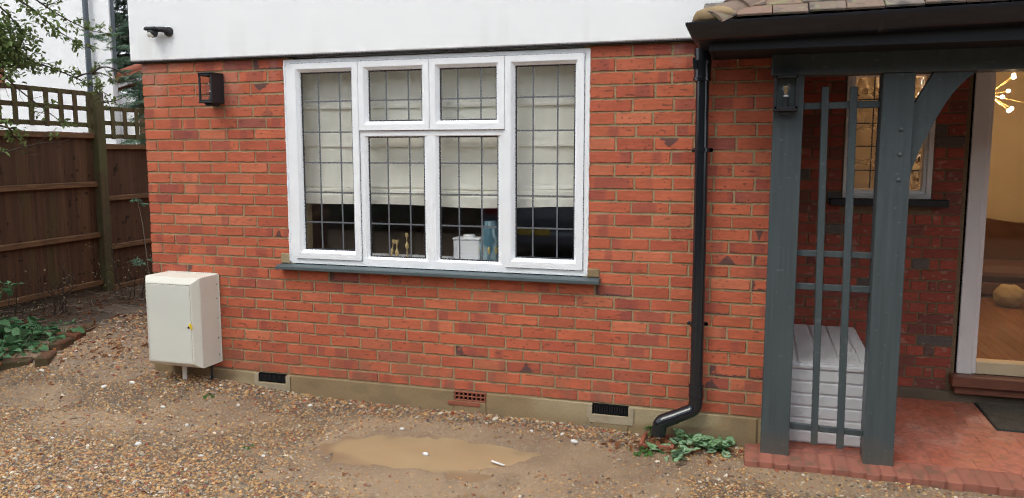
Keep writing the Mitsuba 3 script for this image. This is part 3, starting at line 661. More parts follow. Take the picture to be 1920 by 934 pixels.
# ------------------------------------------------------------------ lanterns and sensor
def lantern(x0, x1, yb, d, z0, z1, label, solid=False):
    L = thing('wall_lantern', label, 'lantern', None)
    yf = yb - d; t = .012; cx = (x0 + x1) / 2; zc = (z0 + z1) / 2
    fr = [box(a, a + t, b, b + t, z0, z1, .0015) for a in (x0, x1 - t) for b in (yf, yb - t)]
    fr += [box(x0 + t, x1 - t, b, b + t, c, c + t, .0015) for b in (yf + .0005, yb - t - .0005) for c in (z0, z1 - t)]
    fr += [box(a + .0005, a + t - .0005, yf + t, yb - t, c, c + t, .0015) for a in (x0, x1 - t) for c in (z0, z1 - t)]
    put('frame', cat(fr), 'matt_black_mat', L)
    put('cap', cat([box(x0 - .004, x1 + .004, yf - .006, yb - .003, z1 + .0005, z1 + .010, .003), box(x0 - .003, x1 + .003, yf - .004, yb - .003, z0 - .010, z0 - .0005, .003), prism([(x0 + .02, z0 - .0105), (x1 - .02, z0 - .0105), (cx + .015, z0 - .028), (cx - .015, z0 - .028)], yb - d * .8, yb - .015)]), 'matt_black_mat', L)
    g = (np.array([[x0 + t, yf + .002, z0 + t], [x1 - t, yf + .002, z0 + t], [x1 - t, yf + .002, z1 - t], [x0 + t, yf + .002, z1 - t]]), np.array([[0, 1, 2], [0, 2, 3]]))
    put('pane', g, 'glass_pane_mat', L)
    if solid: put('side_plate', box(x1 - t * .6, x1 - t * .3, yf + t, yb - t, z0 + t, z1 - t, 0), 'matt_black_mat', L)
    for a in (x0 + t * .5, x1 - t * .5)[:1 if solid else 2]:
        put('side_pane', (np.array([[a, yf + t, z0 + t], [a, yb - t, z0 + t], [a, yb - t, z1 - t], [a, yf + t, z1 - t]]), np.array([[0, 1, 2], [0, 2, 3]])), 'glass_pane_mat', L)
    put('lamp_holder', cat([lathe([(0, z0 + .065), (.015, z0 + .065), (.015, z0 + .02), (.02, z0 + .012), (0, z0 + .012)], (cx, yb - d * .5, 0), 16)]), 'matt_black_mat', L, smooth=40)
    put('collar', lathe([(.0, z0 + .075), (.013, z0 + .075), (.013, z0 + .0655), (0, z0 + .0655)], (cx, yb - d * .5, 0), 16), 'white_gloss_mat', L, smooth=40)
    put('bulb', lathe([(.011, z0 + .0755), (.016, z0 + .092), (.023, z0 + .108), (.023, z0 + .120), (.014, z0 + .133), (.0, z0 + .137)], (cx, yb - d * .5, 0), 20), 'bulb_glass_mat', L, smooth=True)
    put('filament', cat([box(cx - .008 + q * .005, cx - .0055 + q * .005, yb - d * .5 - .002, yb - d * .5 + .002, z0 + .082, z0 + .122, .0008) for q in range(3)]), 'filament_mat', L)
    for sx in (x0 + .008, x1 - .008):
        for sz in (z0 + .008, z1 - .008):
            put('screw', lathe([(0, .003), (.003, .003), (.0045, .001), (.0045, 0)], (0, 0, 0), 10).apply_transform(rot(90, [1, 0, 0])).apply_translation([sx, yf - .002, sz]), 'chrome_mat', L)
lantern(-.181, -.078, -.002, .130, 2.046, 2.226, 'black glazed box lantern on the brick wall left of the window', True)
lantern(3.456, 3.576, -.1505, .10, 1.932, 2.104, 'black glazed box lantern at the top of the left porch post')
SE = thing('security_sensor', 'small black motion sensor on the white rendered wall', 'sensor')
put('mount', cat([lathe([(0, .03), (.022, .028), (.030, .02), (.032, 0), (0, 0)], (0, 0, 0), 20).apply_transform(rot(90, [1, 0, 0])).apply_translation([-.462, -.046, 2.522]), ]), 'matt_black_mat', SE, smooth=40)
put('arm', tube(bend([(-.462, -.06, 2.525), (-.475, -.095, 2.533), (-.545, -.105, 2.533)], .03), np.linspace(.021, .018, 9), 12), 'matt_black_mat', SE, smooth=40)
put('hood', box(-.600, -.505, -.138, -.07, 2.525, 2.549, .008), 'matt_black_mat', SE)
hd = trimesh.creation.icosphere(subdivisions=3); hd.apply_scale([.034, .034, .030]); hd.apply_translation([-.548, -.108, 2.509])
put('head', hd, 'matt_black_mat', SE, smooth=True)
put('lens', lathe([(.0, 2.480), (.018, 2.482), (.026, 2.490), (.027, 2.502), (.026, 2.510)], (-.552, -.118, 0), 18), 'door_plastic_mat', SE, smooth=True)

# ------------------------------------------------------------------ porch
PO = thing('porch', 'open porch with grey painted timber posts under a small tiled roof', 'porch')
for k, (x0, x1) in enumerate(((3.456, 3.606), (3.985, 4.135))):
    p = put('post', box(x0, x1, -.150, -.002, .036, 2.1115, .004), 'grey_paint_mat', PO)
    if k:
        for bz in (1.826, 1.699, 1.569):
            put('bolt', lathe([(0, .008), (.008, .007), (.012, .003), (.0125, 0)], (0, 0, 0), 16).apply_transform(rot(90, [1, 0, 0])).apply_translation([4.081, -.1505, bz]), 'grey_paint_mat', p, smooth=True)
put('beam', box(3.44, 6.5, -.156, .0, 2.1125, 2.30, .004), 'grey_paint_mat', PO)
put('brace', prism([(4.1355, 1.945), (4.222, 2.112), (4.42, 2.112), (4.380, 2.083), (4.344, 2.045), (4.315, 2.008), (4.288, 1.967), (4.248, 1.89), (4.212, 1.808), (4.188, 1.752), (4.169, 1.699), (4.150, 1.640), (4.140, 1.59), (4.1355, 1.50)], -.125, -.055), 'grey_paint_mat', PO)
put('fascia', cat([box(3.140, 6.5, -.465, -.443, 2.212, 2.35, .003), box(3.132, 3.152, -.4425, -.048, 2.212, 2.35, .003)]), 'fascia_mat', PO)
put('soffit', cat([box(3.1525, 6.5, -.4425, -.157, 2.218, 2.228, .002), box(3.1525, 3.4395, -.1565, -.004, 2.218, 2.228, .002)]), 'fascia_mat', PO)
put('ceiling', box(3.46, 6.5, .001, 1.24, 2.285, 2.30, .002), 'grey_paint_mat', PO)
TR = 'trellis_screen'
def bar(a, b, w, t): return obox(a, b, w, t, up=(0, 1, 0), ch=.003)
TS = thing(TR, 'grey painted timber lattice between the two porch posts', 'lattice')
put('upright', bar((3.739, -.096, .100), (3.714, -.096, 2.053), .036, .022), 'grey_paint_mat', TS)
put('upright', bar((3.872, -.096, .092), (3.853, -.096, 2.050), .038, .022), 'grey_paint_mat', TS)
for z0, z1, h in ((1.953, 1.958, .036), (1.166, 1.163, .034), (.983, .980, .036), (.193, .186, .034)):
    put('rail', bar((3.607, -.0805, z0), (3.984, -.0805, z1), h, .020), 'grey_paint_mat', TS)

# tiles
pitch = math.radians(32); cpt, spt = math.cos(pitch), math.sin(pitch)
ey, ez = -.530, 2.362
rt = np.random.default_rng(8)
RF = put('roof', cat([sprism([(ey + .03, ez - .012), (-.046, ez - .012 + (.484 - .03) * spt / cpt), (-.046, ez - .03 + (.484 - .03) * spt / cpt), (ey + .03, ez - .03)], 3.22, 6.5)]), 'matt_black_mat', PO)
for c in range(5):
    s0 = c * .10
    x = 3.10 + c * .085 + (c % 2) * .05
    while x < 6.4:
        w = .163 + rt.uniform(-.002, .002); dz = rt.uniform(-.003, .004); tl = rt.uniform(-.012, .012)
        m = box(0, w, 0, .175, 0, .015, .003)
        m.vertices[:, 2] += .010 - m.vertices[:, 1] * .055 - .012 * (2 * m.vertices[:, 0] / w - 1) ** 2
        M = np.eye(4); M[:3, :3] = np.array([[1, 0, 0], [0, cpt, -spt], [0, spt, cpt]]); M[:3, 3] = [x, ey + s0 * cpt, ez + s0 * spt + dz + .0155 * (x - 3.1)]
        m = xf(xf(m, rot(math.degrees(tl), [0, 1, 0])), M)
        if c and s0 + .175 > .53: break
        put('tile', m, 'clay_mat', RF, uv=[rt.uniform(), rt.uniform()])
        x += w + .003 + rt.uniform(0, .002)
hp0, hp1 = np.array([3.125, -.500, 2.378]), np.array([3.575, -.06, 2.660])
hd_ = (hp1 - hp0) / np.linalg.norm(hp1 - hp0)
hs = np.cross(hd_, [0, 0, 1]); hs /= np.linalg.norm(hs); hu = np.cross(hs, hd_)
for k in range(3):
    aa = np.linspace(-1.35, 1.35, 15); rows_ = []
    b0 = hp0 + hd_ * (.19 * k - .02)
    for L, rr in ((0, .122), (0, .100), (.23, .082), (.23, .100)):
        rows_.append([b0 + hd_ * L + hs * math.sin(q) * rr + hu * (math.cos(q) * rr * .72 - .055) for q in aa])
    rows_ = [rows_[1], rows_[0], rows_[3], rows_[2]]
    vv = np.array(rows_).reshape(-1, 3); ff = []
    for a_ in range(3):
        for q in range(14):
            A = a_ * 15 + q; ff += [[A, A + 1, A + 16], [A, A + 16, A + 15]]
    put('bonnet_tile', trimesh.Trimesh(vv, np.array(ff), process=False), 'clay_mat', RF, smooth=50, uv=None if False else None)
mm = trimesh.creation.icosphere(subdivisions=3); mv = np.array(mm.vertices); mv *= 1 + .22 * (meshkit.fbm(mv * 2.2 + 9)[:, None] - .5)
mm.vertices = mv * [.115, .10, .050] + hp0 + hd_ * .055 + hu * -.022
put('hip_mortar', mm, 'concrete_mat', RF, smooth=True)

# gutter and downpipe
GT = thing('gutter', 'black ogee gutter along the porch eaves', 'gutter')
gp = [(.104, 2.372), (.112, 2.370), (.110, 2.356), (.096, 2.338), (.080, 2.318), (.066, 2.298), (.052, 2.288), (.008, 2.284), (.002, 2.290), (.002, 2.372), (.006, 2.372), (.006, 2.294), (.050, 2.293), (.062, 2.303), (.092, 2.342), (.102, 2.358)]
loops = [[(3.128 - u, -.052, z) for u, z in gp], [(3.136 - u, -.466 - u, z) for u, z in gp], [(4.8, -.466 - u, z + .028) for u, z in gp], [(6.5, -.466 - u, z + .055) for u, z in gp]]
gv_ = np.array(loops).reshape(-1, 3); n = len(gp); gf_ = []; gv_[:, 2] -= .029
for a_ in range(3):
    for q in range(n):
        A, B = a_ * n + q, a_ * n + (q + 1) % n; gf_ += [[A, B, B + n], [A, B + n, A + n]]
put('channel', trimesh.Trimesh(gv_, np.array(gf_), process=False), 'gutter_mat', GT, smooth=50)
from shapely.geometry import Polygon
put('stop_end', sprism([(0, 0), (1e-3, 0), (1e-3, 1e-3)], 0, .001) if False else xf(prism([(3.128 - u, z - .029) for u, z in gp[:10]], -.0515, -.047), np.eye(4)), 'gutter_mat', GT)
for bx_ in (3.9, 4.8, 5.7): put('bracket', sprism([(-.466 - u * 1.04, z - .032 + .0165 * (bx_ - 3.1)) for u, z in gp[:10]], bx_, bx_ + .025), 'gutter_mat', GT)

DP = thing('downpipe', 'glossy black round downpipe fixed to the brick wall', 'downpipe')
put('outlet', lathe([(.044, 2.268), (.046, 2.275), (.046, 2.215), (.049, 2.213), (.049, 2.195), (.047, 2.190), (.047, 2.120), (.050, 2.118), (.050, 2.10), (.040, 2.098)], (3.078, -.080, 0), 28), 'black_plastic_mat', DP, smooth=40)
put('lever', cat([box(3.025, 3.033, -.10, -.06, 2.19, 2.225, .002), box(3.03, 3.05, -.128, -.122, 2.16, 2.21, .002)]), 'black_plastic_mat', DP)
put('pipe', tube([(3.080, -.080, 2.12), (3.088, -.080, 1.4), (3.092, -.080, .36)], .0362, 28), 'black_plastic_mat', DP, smooth=40)
put('collar', lathe([(.0375, .380), (.043, .378), (.044, .372), (.042, .368), (.042, .322), (.044, .318), (.044, .310), (.0375, .306)], (3.092, -.080, 0), 28), 'black_plastic_mat', DP, smooth=40)
put('bend', tube(bend([(3.092, -.080, .312), (3.092, -.080, .235), (2.935, -.118, .168)], .05, 8), .0395, 28), 'black_plastic_mat', DP, smooth=40)
put('shoe', tube(bend([(2.985, -.106, .189), (2.898, -.127, .152), (2.886, -.131, .075)], .022, 6), .042, 28, cap=False), 'black_plastic_mat', DP, smooth=40)
for bz in (1.722, .735):
    B = put('bracket', cat([lathe([(.038, bz - .012), (.0415, bz - .011), (.0415, bz + .011), (.038, bz + .012)], (3.088, -.080, 0), 28), box(3.088 - .055, 3.088 + .055, -.062, -.054, bz - .011, bz + .011, .002), box(3.055, 3.12, -.055, -.002, bz - .010, bz + .010, .002)]), 'black_plastic_mat', DP, smooth=40)
    for sx in (-.049, .049): put('screw', lathe([(0, .006), (.006, .005), (.010, .001), (.010, -.006)], (0, 0, 0), 14).apply_transform(rot(90, [1, 0, 0])).apply_translation([3.088 + sx, -.064, bz]), 'chrome_mat' if sx > 0 else 'black_plastic_mat', B)
GU = thing('drain_gully', 'square terracotta drain gully under the downpipe shoe', 'drain')
put('rim', cat([box(2.79, 2.81, -.225, -.03, -.03, .048, .004), box(2.965, 2.985, -.225, -.03, -.03, .046, .004), box(2.8105, 2.9645, -.225, -.205, -.03, .047, .004), box(2.8105, 2.9645, -.05, -.03, -.03, .050, .004)]), 'terracotta_mat', GU)
put('grate', cat([box(2.8105, 2.9645, -.2045, -.0505, .0, .012, 0)] + [box(2.8105, 2.9645, y0, y0 + .010, .0122, .022, .002) for y0 in np.linspace(-.195, -.065, 8)]), 'matt_black_mat', GU)

# porch floor
PF = struct('porch_floor', box(3.372, 6.6, -.278, 1.24, -.2, .0385, .003), 'floor_joint_mat', label='red tiled porch floor with a brick on edge border')
x = 3.375
rp = np.random.default_rng(14)
while x < 6.5:
    w = .066 + rp.uniform(-.003, .003)
    m = box(x, x + w, -.283 + rp.uniform(-.012, .006), -.068, -.11, .0405 + rp.uniform(-.002, .002), .004)
    put('border_brick', m, 'border_brick_mat', PF, uv=[rp.uniform(), rp.uniform()])
    x += w + .0105
for ri in range(9):
    y0 = -.062 + ri * .1445; x = 3.47 - (ri % 2) * .11
    while x < 6.5:
        a, b = max(x, 3.46), min(x + .217, 6.5)
        if b - a > .03: put('tile', box(a, b, y0, y0 + .1425, .020, .0412 + rp.uniform(-.0006, .0006), .0012), 'quarry_mat', PF, uv=[rp.uniform(), rp.uniform()])
        x += .2190
DM = thing('door_mat', 'dark brown coir door mat on the red porch tiles', 'door mat')
put('pile', box(4.832, 5.9, .655, 1.19, .0425, .056, .005), 'mat_mat', DM)
put('edging', ring(4.820, 5.912, .643, 1.202, [(0, 0), (.006, -.006), (.016, -.006), (.018, 0)]).apply_transform(np.array([[1, 0, 0, 0], [0, 0, 1, 0], [0, -1, 0, .0425], [0, 0, 0, 1.]])), 'matt_black_mat', DM)

# storage box behind the lattice
SB = thing('storage_box', 'white plastic storage box with a grooved lid behind the lattice', 'storage box')
SX0, SX1, SY0, SY1 = 3.52, 4.055, .075, 1.17
put('core', box(SX0 + .008, SX1 - .008, SY0 + .008, SY1, .044, .500, 0), 'storage_mat', SB)
zz = np.linspace(.044, .478, 7)
for k in range(6):
    z0, z1 = zz[k], zz[k + 1]
    pr = [(SY0 + .014, z0), (SY0, z0 + .008), (SY0 - .002, z0 + .012), (SY0, z1 - .008), (SY0 + .003, z1 - .003), (SY0 + .014, z1 - .001)]
    put('front_plank', sprism(pr, SX0, SX1), 'storage_mat', SB)
put('side_panel', box(SX1 - .0075, SX1 + .002, SY0 + .012, SY1, .046, .478, .002), 'storage_mat', SB)
ld = [box(SX0 - .004, SX1 + .006, SY0 - .010, SY1 + .01, .4805, .512, .008)]
xg = SX0 + .02
while xg < SX1 - .03:
    ld.append(box(xg, min(xg + .098, SX1 - .004), SY0 + .004, SY1 - .02, .5122, .5205, .0035)); xg += .1115
put('lid', cat(ld), 'storage_mat', SB)

# ------------------------------------------------------------------ recessed porch wall, small window, door
RY = 1.22
PWX0, PWX1 = 3.942, 4.489
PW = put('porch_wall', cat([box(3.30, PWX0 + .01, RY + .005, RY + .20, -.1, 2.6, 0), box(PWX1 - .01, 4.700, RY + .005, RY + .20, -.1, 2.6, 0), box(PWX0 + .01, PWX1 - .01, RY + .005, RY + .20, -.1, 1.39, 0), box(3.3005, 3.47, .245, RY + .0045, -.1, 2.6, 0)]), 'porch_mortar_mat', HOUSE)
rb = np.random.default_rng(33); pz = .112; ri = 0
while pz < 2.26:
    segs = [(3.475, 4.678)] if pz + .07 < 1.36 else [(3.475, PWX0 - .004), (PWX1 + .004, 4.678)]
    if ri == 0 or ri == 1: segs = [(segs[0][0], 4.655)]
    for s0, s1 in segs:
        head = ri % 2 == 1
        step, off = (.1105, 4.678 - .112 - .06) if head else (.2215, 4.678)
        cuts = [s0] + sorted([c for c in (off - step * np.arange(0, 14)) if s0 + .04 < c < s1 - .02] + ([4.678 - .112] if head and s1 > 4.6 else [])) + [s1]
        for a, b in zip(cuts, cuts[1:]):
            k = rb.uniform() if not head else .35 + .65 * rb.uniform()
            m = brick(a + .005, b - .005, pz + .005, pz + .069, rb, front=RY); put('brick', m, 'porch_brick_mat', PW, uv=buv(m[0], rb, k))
    pz += .0742; ri += 1
put('porch_plinth', box(3.475, 6.5, RY - .022, RY + .004, .036, .1105, .008), 'gravel_board_mat', HOUSE)
PN = put('porch_window', ring(PWX0, PWX1, 1.402, 2.275, [(0, RY + .15), (0, RY - .006), (.003, RY - .009), (.030, RY - .009), (.034, RY + .004), (.052, RY + .008), (.060, RY + .03), (.062, RY + .06)]), 'jamb_mat', HOUSE, label='small white leaded porch window with obscured glass')
nx, nz = 90, 150
gx_, gz_ = np.meshgrid(np.linspace(4.005, 4.427, nx), np.linspace(1.466, 2.212, nz), indexing='ij')
gn = meshkit.fbm(np.stack([gx_ * 40, gz_ * 30, 0 * gx_], -1), 2, 5)
fr_ = np.stack([gx_, RY + .036 - .024 * (gn - .5), gz_], -1).reshape(-1, 3); bk_ = np.stack([gx_, 0 * gx_ + RY + .046, gz_], -1).reshape(-1, 3)
i, j = np.meshgrid(np.arange(nx - 1), np.arange(nz - 1), indexing='ij'); q = (i * nz + j).ravel()
t1 = np.vstack([np.stack([q, q + nz, q + nz + 1], 1), np.stack([q, q + nz + 1, q + 1], 1)])
put('obscured_pane', (np.vstack([fr_, bk_]), np.vstack([t1, t1[:, ::-1] + len(fr_)])), 'glass_solid_mat', PN, smooth=True, label='wavy obscured glass glowing gold')
for q_ in (4.115, 4.30): put('lead_came', box(q_ - .004, q_ + .004, RY + .024, RY + .030, 1.465, 2.213, .001), 'lead_mat', PN)
for q_ in (2.063, 1.905, 1.751, 1.589): put('lead_came', box(4.005, 4.427, RY + .0245, RY + .0295, q_ - .004, q_ + .004, .001), 'lead_mat', PN)
put('sill', box(3.862, 4.588, RY - .075, RY + .004, 1.352, 1.400, .004), 'matt_black_mat', PN, label='black painted sill of the porch window')

DR = put('entrance_door', cat([box(4.708, 4.800, RY - .010, RY + .12, .236, 2.60, .004), box(4.8005, 4.828, RY + .012, RY + .10, .236, 2.60, .003)]), 'jamb_mat', HOUSE, label='white framed glazed entrance beside the porch window')
put('threshold', box(4.8285, 6.4, RY + .010, RY + .13, .236, .318, .004), 'threshold_mat', DR)
put('frame_seal', box(4.697, 4.7075, RY + .002, RY + .05, .2, 2.6, .001), 'dark_slot_mat', DR)
put('door_pane', (np.array([[4.828, RY + .05, .318], [6.4, RY + .05, .318], [6.4, RY + .05, 2.6], [4.828, RY + .05, 2.6]]), np.array([[0, 1, 2], [0, 2, 3]])), 'glass_pane_mat', DR)
put('door_step', cat([box(4.668, 6.4, RY - .105, RY + .008, .165, .2355, .006), box(4.69, 6.4, RY - .075, RY + .003, .112, .1645, .004)]), 'step_tile_mat', HOUSE, label='brown tiled door step')
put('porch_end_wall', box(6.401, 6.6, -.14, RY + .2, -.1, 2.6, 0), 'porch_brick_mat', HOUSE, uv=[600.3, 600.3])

# ------------------------------------------------------------------ hall behind the door
put('hall_wall', cat([box(3.475, 3.52, RY + .205, 5.2, .2, 2.75, 0), box(7.3, 7.35, RY + .205, 5.2, .2, 2.75, 0), box(3.475, 7.35, 5.2, 5.25, .2, 2.75, 0), box(3.475, 7.35, RY + .205, 5.2, 2.70, 2.75, 0), box(6.401, 7.3, RY + .201, RY + .24, .2, 2.75, 0), box(4.01, 4.42, RY + .13, RY + .205, 2.28, 2.70, 0), box(4.70, 6.4, RY + .13, RY + .205, 2.62, 2.70, 0)]), 'hall_wall_mat', HOUSE)
HF = put('hall_floor', box(3.52, 7.3, RY + .131, 5.2, .20, .268, 0), 'hall_floor_mat', HOUSE)
for k in range(30):
    x0 = 4.72 + (k % 30) * .085
    put('floorboard', box(x0, x0 + .0825, RY + .132, 5.19, .2685, .281, .0015), 'hall_floor_mat', HF)
CH = thing('chandelier', 'brass branching chandelier with glowing bulbs inside the hall', 'chandelier')
c0 = np.array([5.20, 3.0, 2.19])
put('stem', cat([tube([c0, c0 + [0, 0, .50]], .006, 8), lathe([(0, .03), (.02, .022), (.03, 0), (.02, -.022), (0, -.03)], c0, 16)]), 'brass_mat', CH, smooth=40)
for e in ((5.395, 3.05, 2.352), (5.345, 2.85, 2.318), (5.375, 3.10, 2.225), (5.285, 2.90, 2.165), (5.405, 3.08, 2.078), (5.335, 2.88, 2.052), (5.02, 3.1, 2.33), (4.99, 2.85, 2.2), (5.05, 3.0, 2.03), (5.60, 3.35, 2.13)):
    e = np.array(e); d = (e - c0) / np.linalg.norm(e - c0)
    A = put('arm', tube([c0 + d * .025, e - d * .016], .0035, 8), 'brass_mat', CH, smooth=40)
    bl = trimesh.creation.icosphere(subdivisions=2, radius=.0155); bl.apply_translation(e)
    k = put('bulb', bl, 'white_gloss_mat', A, smooth=True)
    scene[k]['emitter'] = {'type': 'area', 'radiance': {'type': 'rgb', 'value': [100.0, 68.0, 37.0]}}
BC = thing('added_bookcase', 'dark wooden shelves added in the hall to dapple the glow of the obscured porch window', 'added_bookcase')  # added shelves that break up the glow seen through the wavy pane
put('frame', cat([box(a_, a_ + .05, 3.30, 3.62, .2815, 2.42, .004) for a_ in (3.56, 3.86, 4.16, 4.46, 4.76)] + [box(3.561, 4.809, 3.305, 3.60, z_, z_ + .045, .004) for z_ in (.2825, .62, .95, 1.28, 1.60, 1.92, 2.24)]), 'dark_wood_mat', BC)
SO = thing('sofa', 'dark brown leather sofa with a curved back inside the hall', 'sofa')
aa = np.linspace(0, 1, 24); sx = 5.25 + aa * 1.9
back = [(5.25, .30)] + [(a_, .97 + .20 * (2 * t - 1) ** 2 + .0) for a_, t in zip(sx, aa)] + [(7.15, .30)]
put('back', prism(back, 4.82, 5.02), 'sofa_mat', SO)
put('seat', cat([box(5.30, 6.15, 4.15, 4.815, .44, .60, .06), box(6.16, 7.05, 4.15, 4.815, .44, .60, .06)]), 'sofa_mat', SO)
put('base', box(5.28, 7.10, 4.18, 4.815, .30, .4395, .02), 'sofa_mat', SO)
for a_ in (5.12, 7.0): put('armrest', box(a_, a_ + .17, 4.13, 4.95, .30, .82, .06), 'sofa_mat', SO)
def lump(c, s, seed, sub=3):
    m = trimesh.creation.icosphere(subdivisions=sub); vv = np.array(m.vertices); vv *= 1 + .35 * (meshkit.fbm(vv * 2.0 + seed, 3)[:, None] - .5); m.vertices = vv * s + c; return m
put('cushion', lump([5.38, 4.10, .80], [.13, .09, .20], 4), 'cream_fur_mat', smooth=True, label='cream fluffy cushion propped at the left of the brown sofa', cat='cushion')
put('pouffe', lump([5.66, 3.72, .385], [.13, .13, .11], 14), 'cream_fur_mat', smooth=True, label='cream fluffy toy lying on the hall floorboards', cat='toy')

# ------------------------------------------------------------------ fence
FD = np.array([-.082, .9966, 0]); FN = np.array([.9966, .082, 0]); FO = np.array([-3.30, 2.13, 0])
def fbox(s0, s1, o0, o1, z0, z1, ch=.003):
    m = box(s0, s1, o0, o1, z0, z1, ch); v = m.vertices
    return trimesh.Trimesh(FO + v[:, :1] * FD + v[:, 1:2] * FN + v[:, 2:] * [0, 0, 1.], m.faces[:, ::-1], process=False)
rf = np.random.default_rng(17)
def fence(s0, s1, zb, zt, rails, tr, vs, label):
    F = thing('fence', label, 'fence')
    s = s0
    while s < s1 - .02:
        w = min(.150 + rf.uniform(-.008, .008), s1 - s); o = rf.uniform(0, .003)
        m = box(s, s + w + .012, 0, .014, zb, zt + rf.uniform(-.004, .004), .003); v = m.vertices
        v[:, 1] += o + (v[:, 0] - s) / .16 * .012
        put('board', trimesh.Trimesh(FO + v[:, :1] * FD + v[:, 1:2] * FN + v[:, 2:] * [0, 0, 1.], m.faces[:, ::-1], process=False), 'fence_mat', F, uv=[rf.uniform(), 0])
        s += w
    for z in rails: put('rail', fbox(s0, s1, .030, .066, z - .030, z + .026, .006), 'fence_rail_mat', F)
    for z in tr: put('trellis_slat', fbox(s0, s1, .016, .034, z - .023, z + .023, .003), 'fence_post_mat', F)
    for q in vs: put('trellis_upright', fbox(q - .025, q + .025, .0345, .054, tr[-1] - .03, tr[0] + .02, .003), 'fence_post_mat', F)
    put('gravel_board', fbox(s0, s1, -.01, .03, -.05, zb - .003, .005), 'gravel_board_mat', F)
fence(-3.9, -.055, .30, 1.915, (1.885, 1.385, .850, .345), (2.315, 2.16, 1.995), np.arange(-.10, -3.85, -.186), 'brown board fence panel with square trellis top at the left edge')
fence(.070, 2.4, .22, 1.80, (1.775, 1.225, .700, .26), (2.180, 2.025, 1.885), np.arange(.25, 2.4, .192), 'lower shaded fence panel with trellis between post and house corner')
fence(-7.8, -4.02, .30, 1.915, (1.885, 1.385, .850, .345), (2.315, 2.16, 1.995), np.arange(-4.1, -7.7, -.186), 'brown board fence panel beyond the left edge')
for k, s in enumerate((-.052, -4.015)):
    put('fence_post', cat([fbox(s, s + .118, -.02, .10, -.2, 2.335, .006)]), 'fence_post_mat', smooth=False, label=('greenish square timber fence post between the two trellis panels' if k == 0 else 'square timber fence post beyond the left edge'), cat='post')

# ------------------------------------------------------------------ neighbour
NH = thing('neighbour_house', 'white rendered neighbouring house beyond the fence', 'house')
from shapely.geometry import Polygon as _Pg
put('wall', trimesh.creation.extrude_polygon(_Pg([(-13, 4), (-4.77, 4), (-4.80, 4.12), (-7.2, 6.6), (-13, 6.6)]), 7.2, engine='earcut'), 'render_mat', NH)
put('drainpipe', tube([(-5.075, 3.93, .1), (-5.075, 3.93, 7.0)], .036, 20), 'window_tint_mat', NH, smooth=40, label='dark grey drainpipe on the white flank wall')
put('verge', box(-4.766, -4.752, 4.03, 4.08, 2.72, 7.2, .002), 'window_tint_mat', NH)
put('quoin', box(-6.72, -6.60, 3.985, 3.999, 2.60, 2.86, .004), 'terracotta_mat', NH)
AN = thing('annexe', 'low white annexe with a red tiled roof behind the trellis', 'building')
put('wall', box(-5.3, -4.53, 4.16, 4.5, 0, 2.50, .01), 'render_mat', AN)
put('pier', box(-4.525, -4.2, 4.16, 4.5, 0, 2.34, .01), 'old_brick_mat', AN, uv=[.9, .2])
put('roof', cat([prism([(-5.4, 2.50), (-4.0, 2.82), (-4.0, 2.87), (-5.4, 2.55)], 4.05, 4.5)]), 'terracotta_mat', AN)
put('ridge_tile', tube([(-5.35, 4.12, 2.60), (-4.0, 4.12, 2.91)], .065, 14), 'terracotta_mat', AN, smooth=40)
put('fascia', obox((-5.35, 4.125, 2.47), (-4.0, 4.125, 2.78), .03, .05), 'white_gloss_mat', AN)
# ------------------------------------------------------------------ planting
def leaves(cen, dirs, size, r, width=.5, fold=.25, curl=.25):
    """ovate leaves: 8 triangles each, folded along the midrib"""
    n = len(cen); d = dirs / np.linalg.norm(dirs, axis=1, keepdims=True)
    s = np.cross(d, r.normal(0, .45, (n, 3)) + [0, 0, 1]); s /= np.linalg.norm(s, axis=1, keepdims=True); u = np.cross(s, d)
    L = size[:, None]
    pts = [(0, 0, 0), (.30, .42, .3), (.68, .38, .2), (1, 0, -.1), (.68, -.38, .2), (.30, -.42, .3), (.35, 0, 0), (.7, 0, .02)]
    V = []
    for a, b, c in pts:
        V.append(cen + d * L * a + s * L * b * width + u * L * (abs(b) * fold * 1.2 - curl * a * a * .6))
    v = np.stack(V, 1).reshape(-1, 3)
    F = np.array([[0, 6, 1], [1, 6, 7], [1, 7, 2], [2, 7, 3], [0, 5, 6], [5, 7, 6], [5, 4, 7], [4, 3, 7]])
    f = (F[None] + (np.arange(n) * 8)[:, None, None]).reshape(-1, 3)
    return (v, f), np.repeat(np.stack([r.uniform(0, 1, n), np.zeros(n)], 1), 8, 0)
def round_leaves(cen, dirs, size, r):
    """heart-shaped cupped leaves; uv.x the leaf's number, uv.y the distance from its middle"""
    n = len(cen); d = dirs / np.linalg.norm(dirs, axis=1, keepdims=True)
    s = np.cross(d, r.normal(0, .3, (n, 3)) + [0, 0, 1]); s /= np.linalg.norm(s, axis=1, keepdims=True); u = np.cross(s, d)
    th = np.arange(14) / 14 * 2 * np.pi; R1 = .5 * (1 + .14 * np.cos(th)) * np.where(np.abs(th - np.pi) < .3, .62, 1)
    V, Q = [cen + d * size[:, None] * .5 - u * size[:, None] * .06], [np.zeros(n)]
    for f_, up in ((.55, 0), (1, .10)):
        for t, q in zip(th, R1):
            V.append(cen + d * (size * (.5 + f_ * q * math.cos(t)))[:, None] + s * (size * f_ * q * 1.02 * math.sin(t))[:, None] + u * (size * (up * (.5 + math.cos(2 * t + 1) * .8)) + size * r.normal(0, .02, n))[:, None]); Q.append(np.full(n, f_))
    v = np.stack(V, 1).reshape(-1, 3); F = []
    for k in range(14):
        k2 = (k + 1) % 14; F += [[0, 1 + k, 1 + k2], [1 + k, 15 + k, 15 + k2], [1 + k, 15 + k2, 1 + k2]]
    f = (np.array(F)[None] + (np.arange(n) * 29)[:, None, None]).reshape(-1, 3)
    return (v, f), np.stack([np.repeat(r.uniform(0, 1, n), 29), np.stack(Q, 1).ravel()], 1)
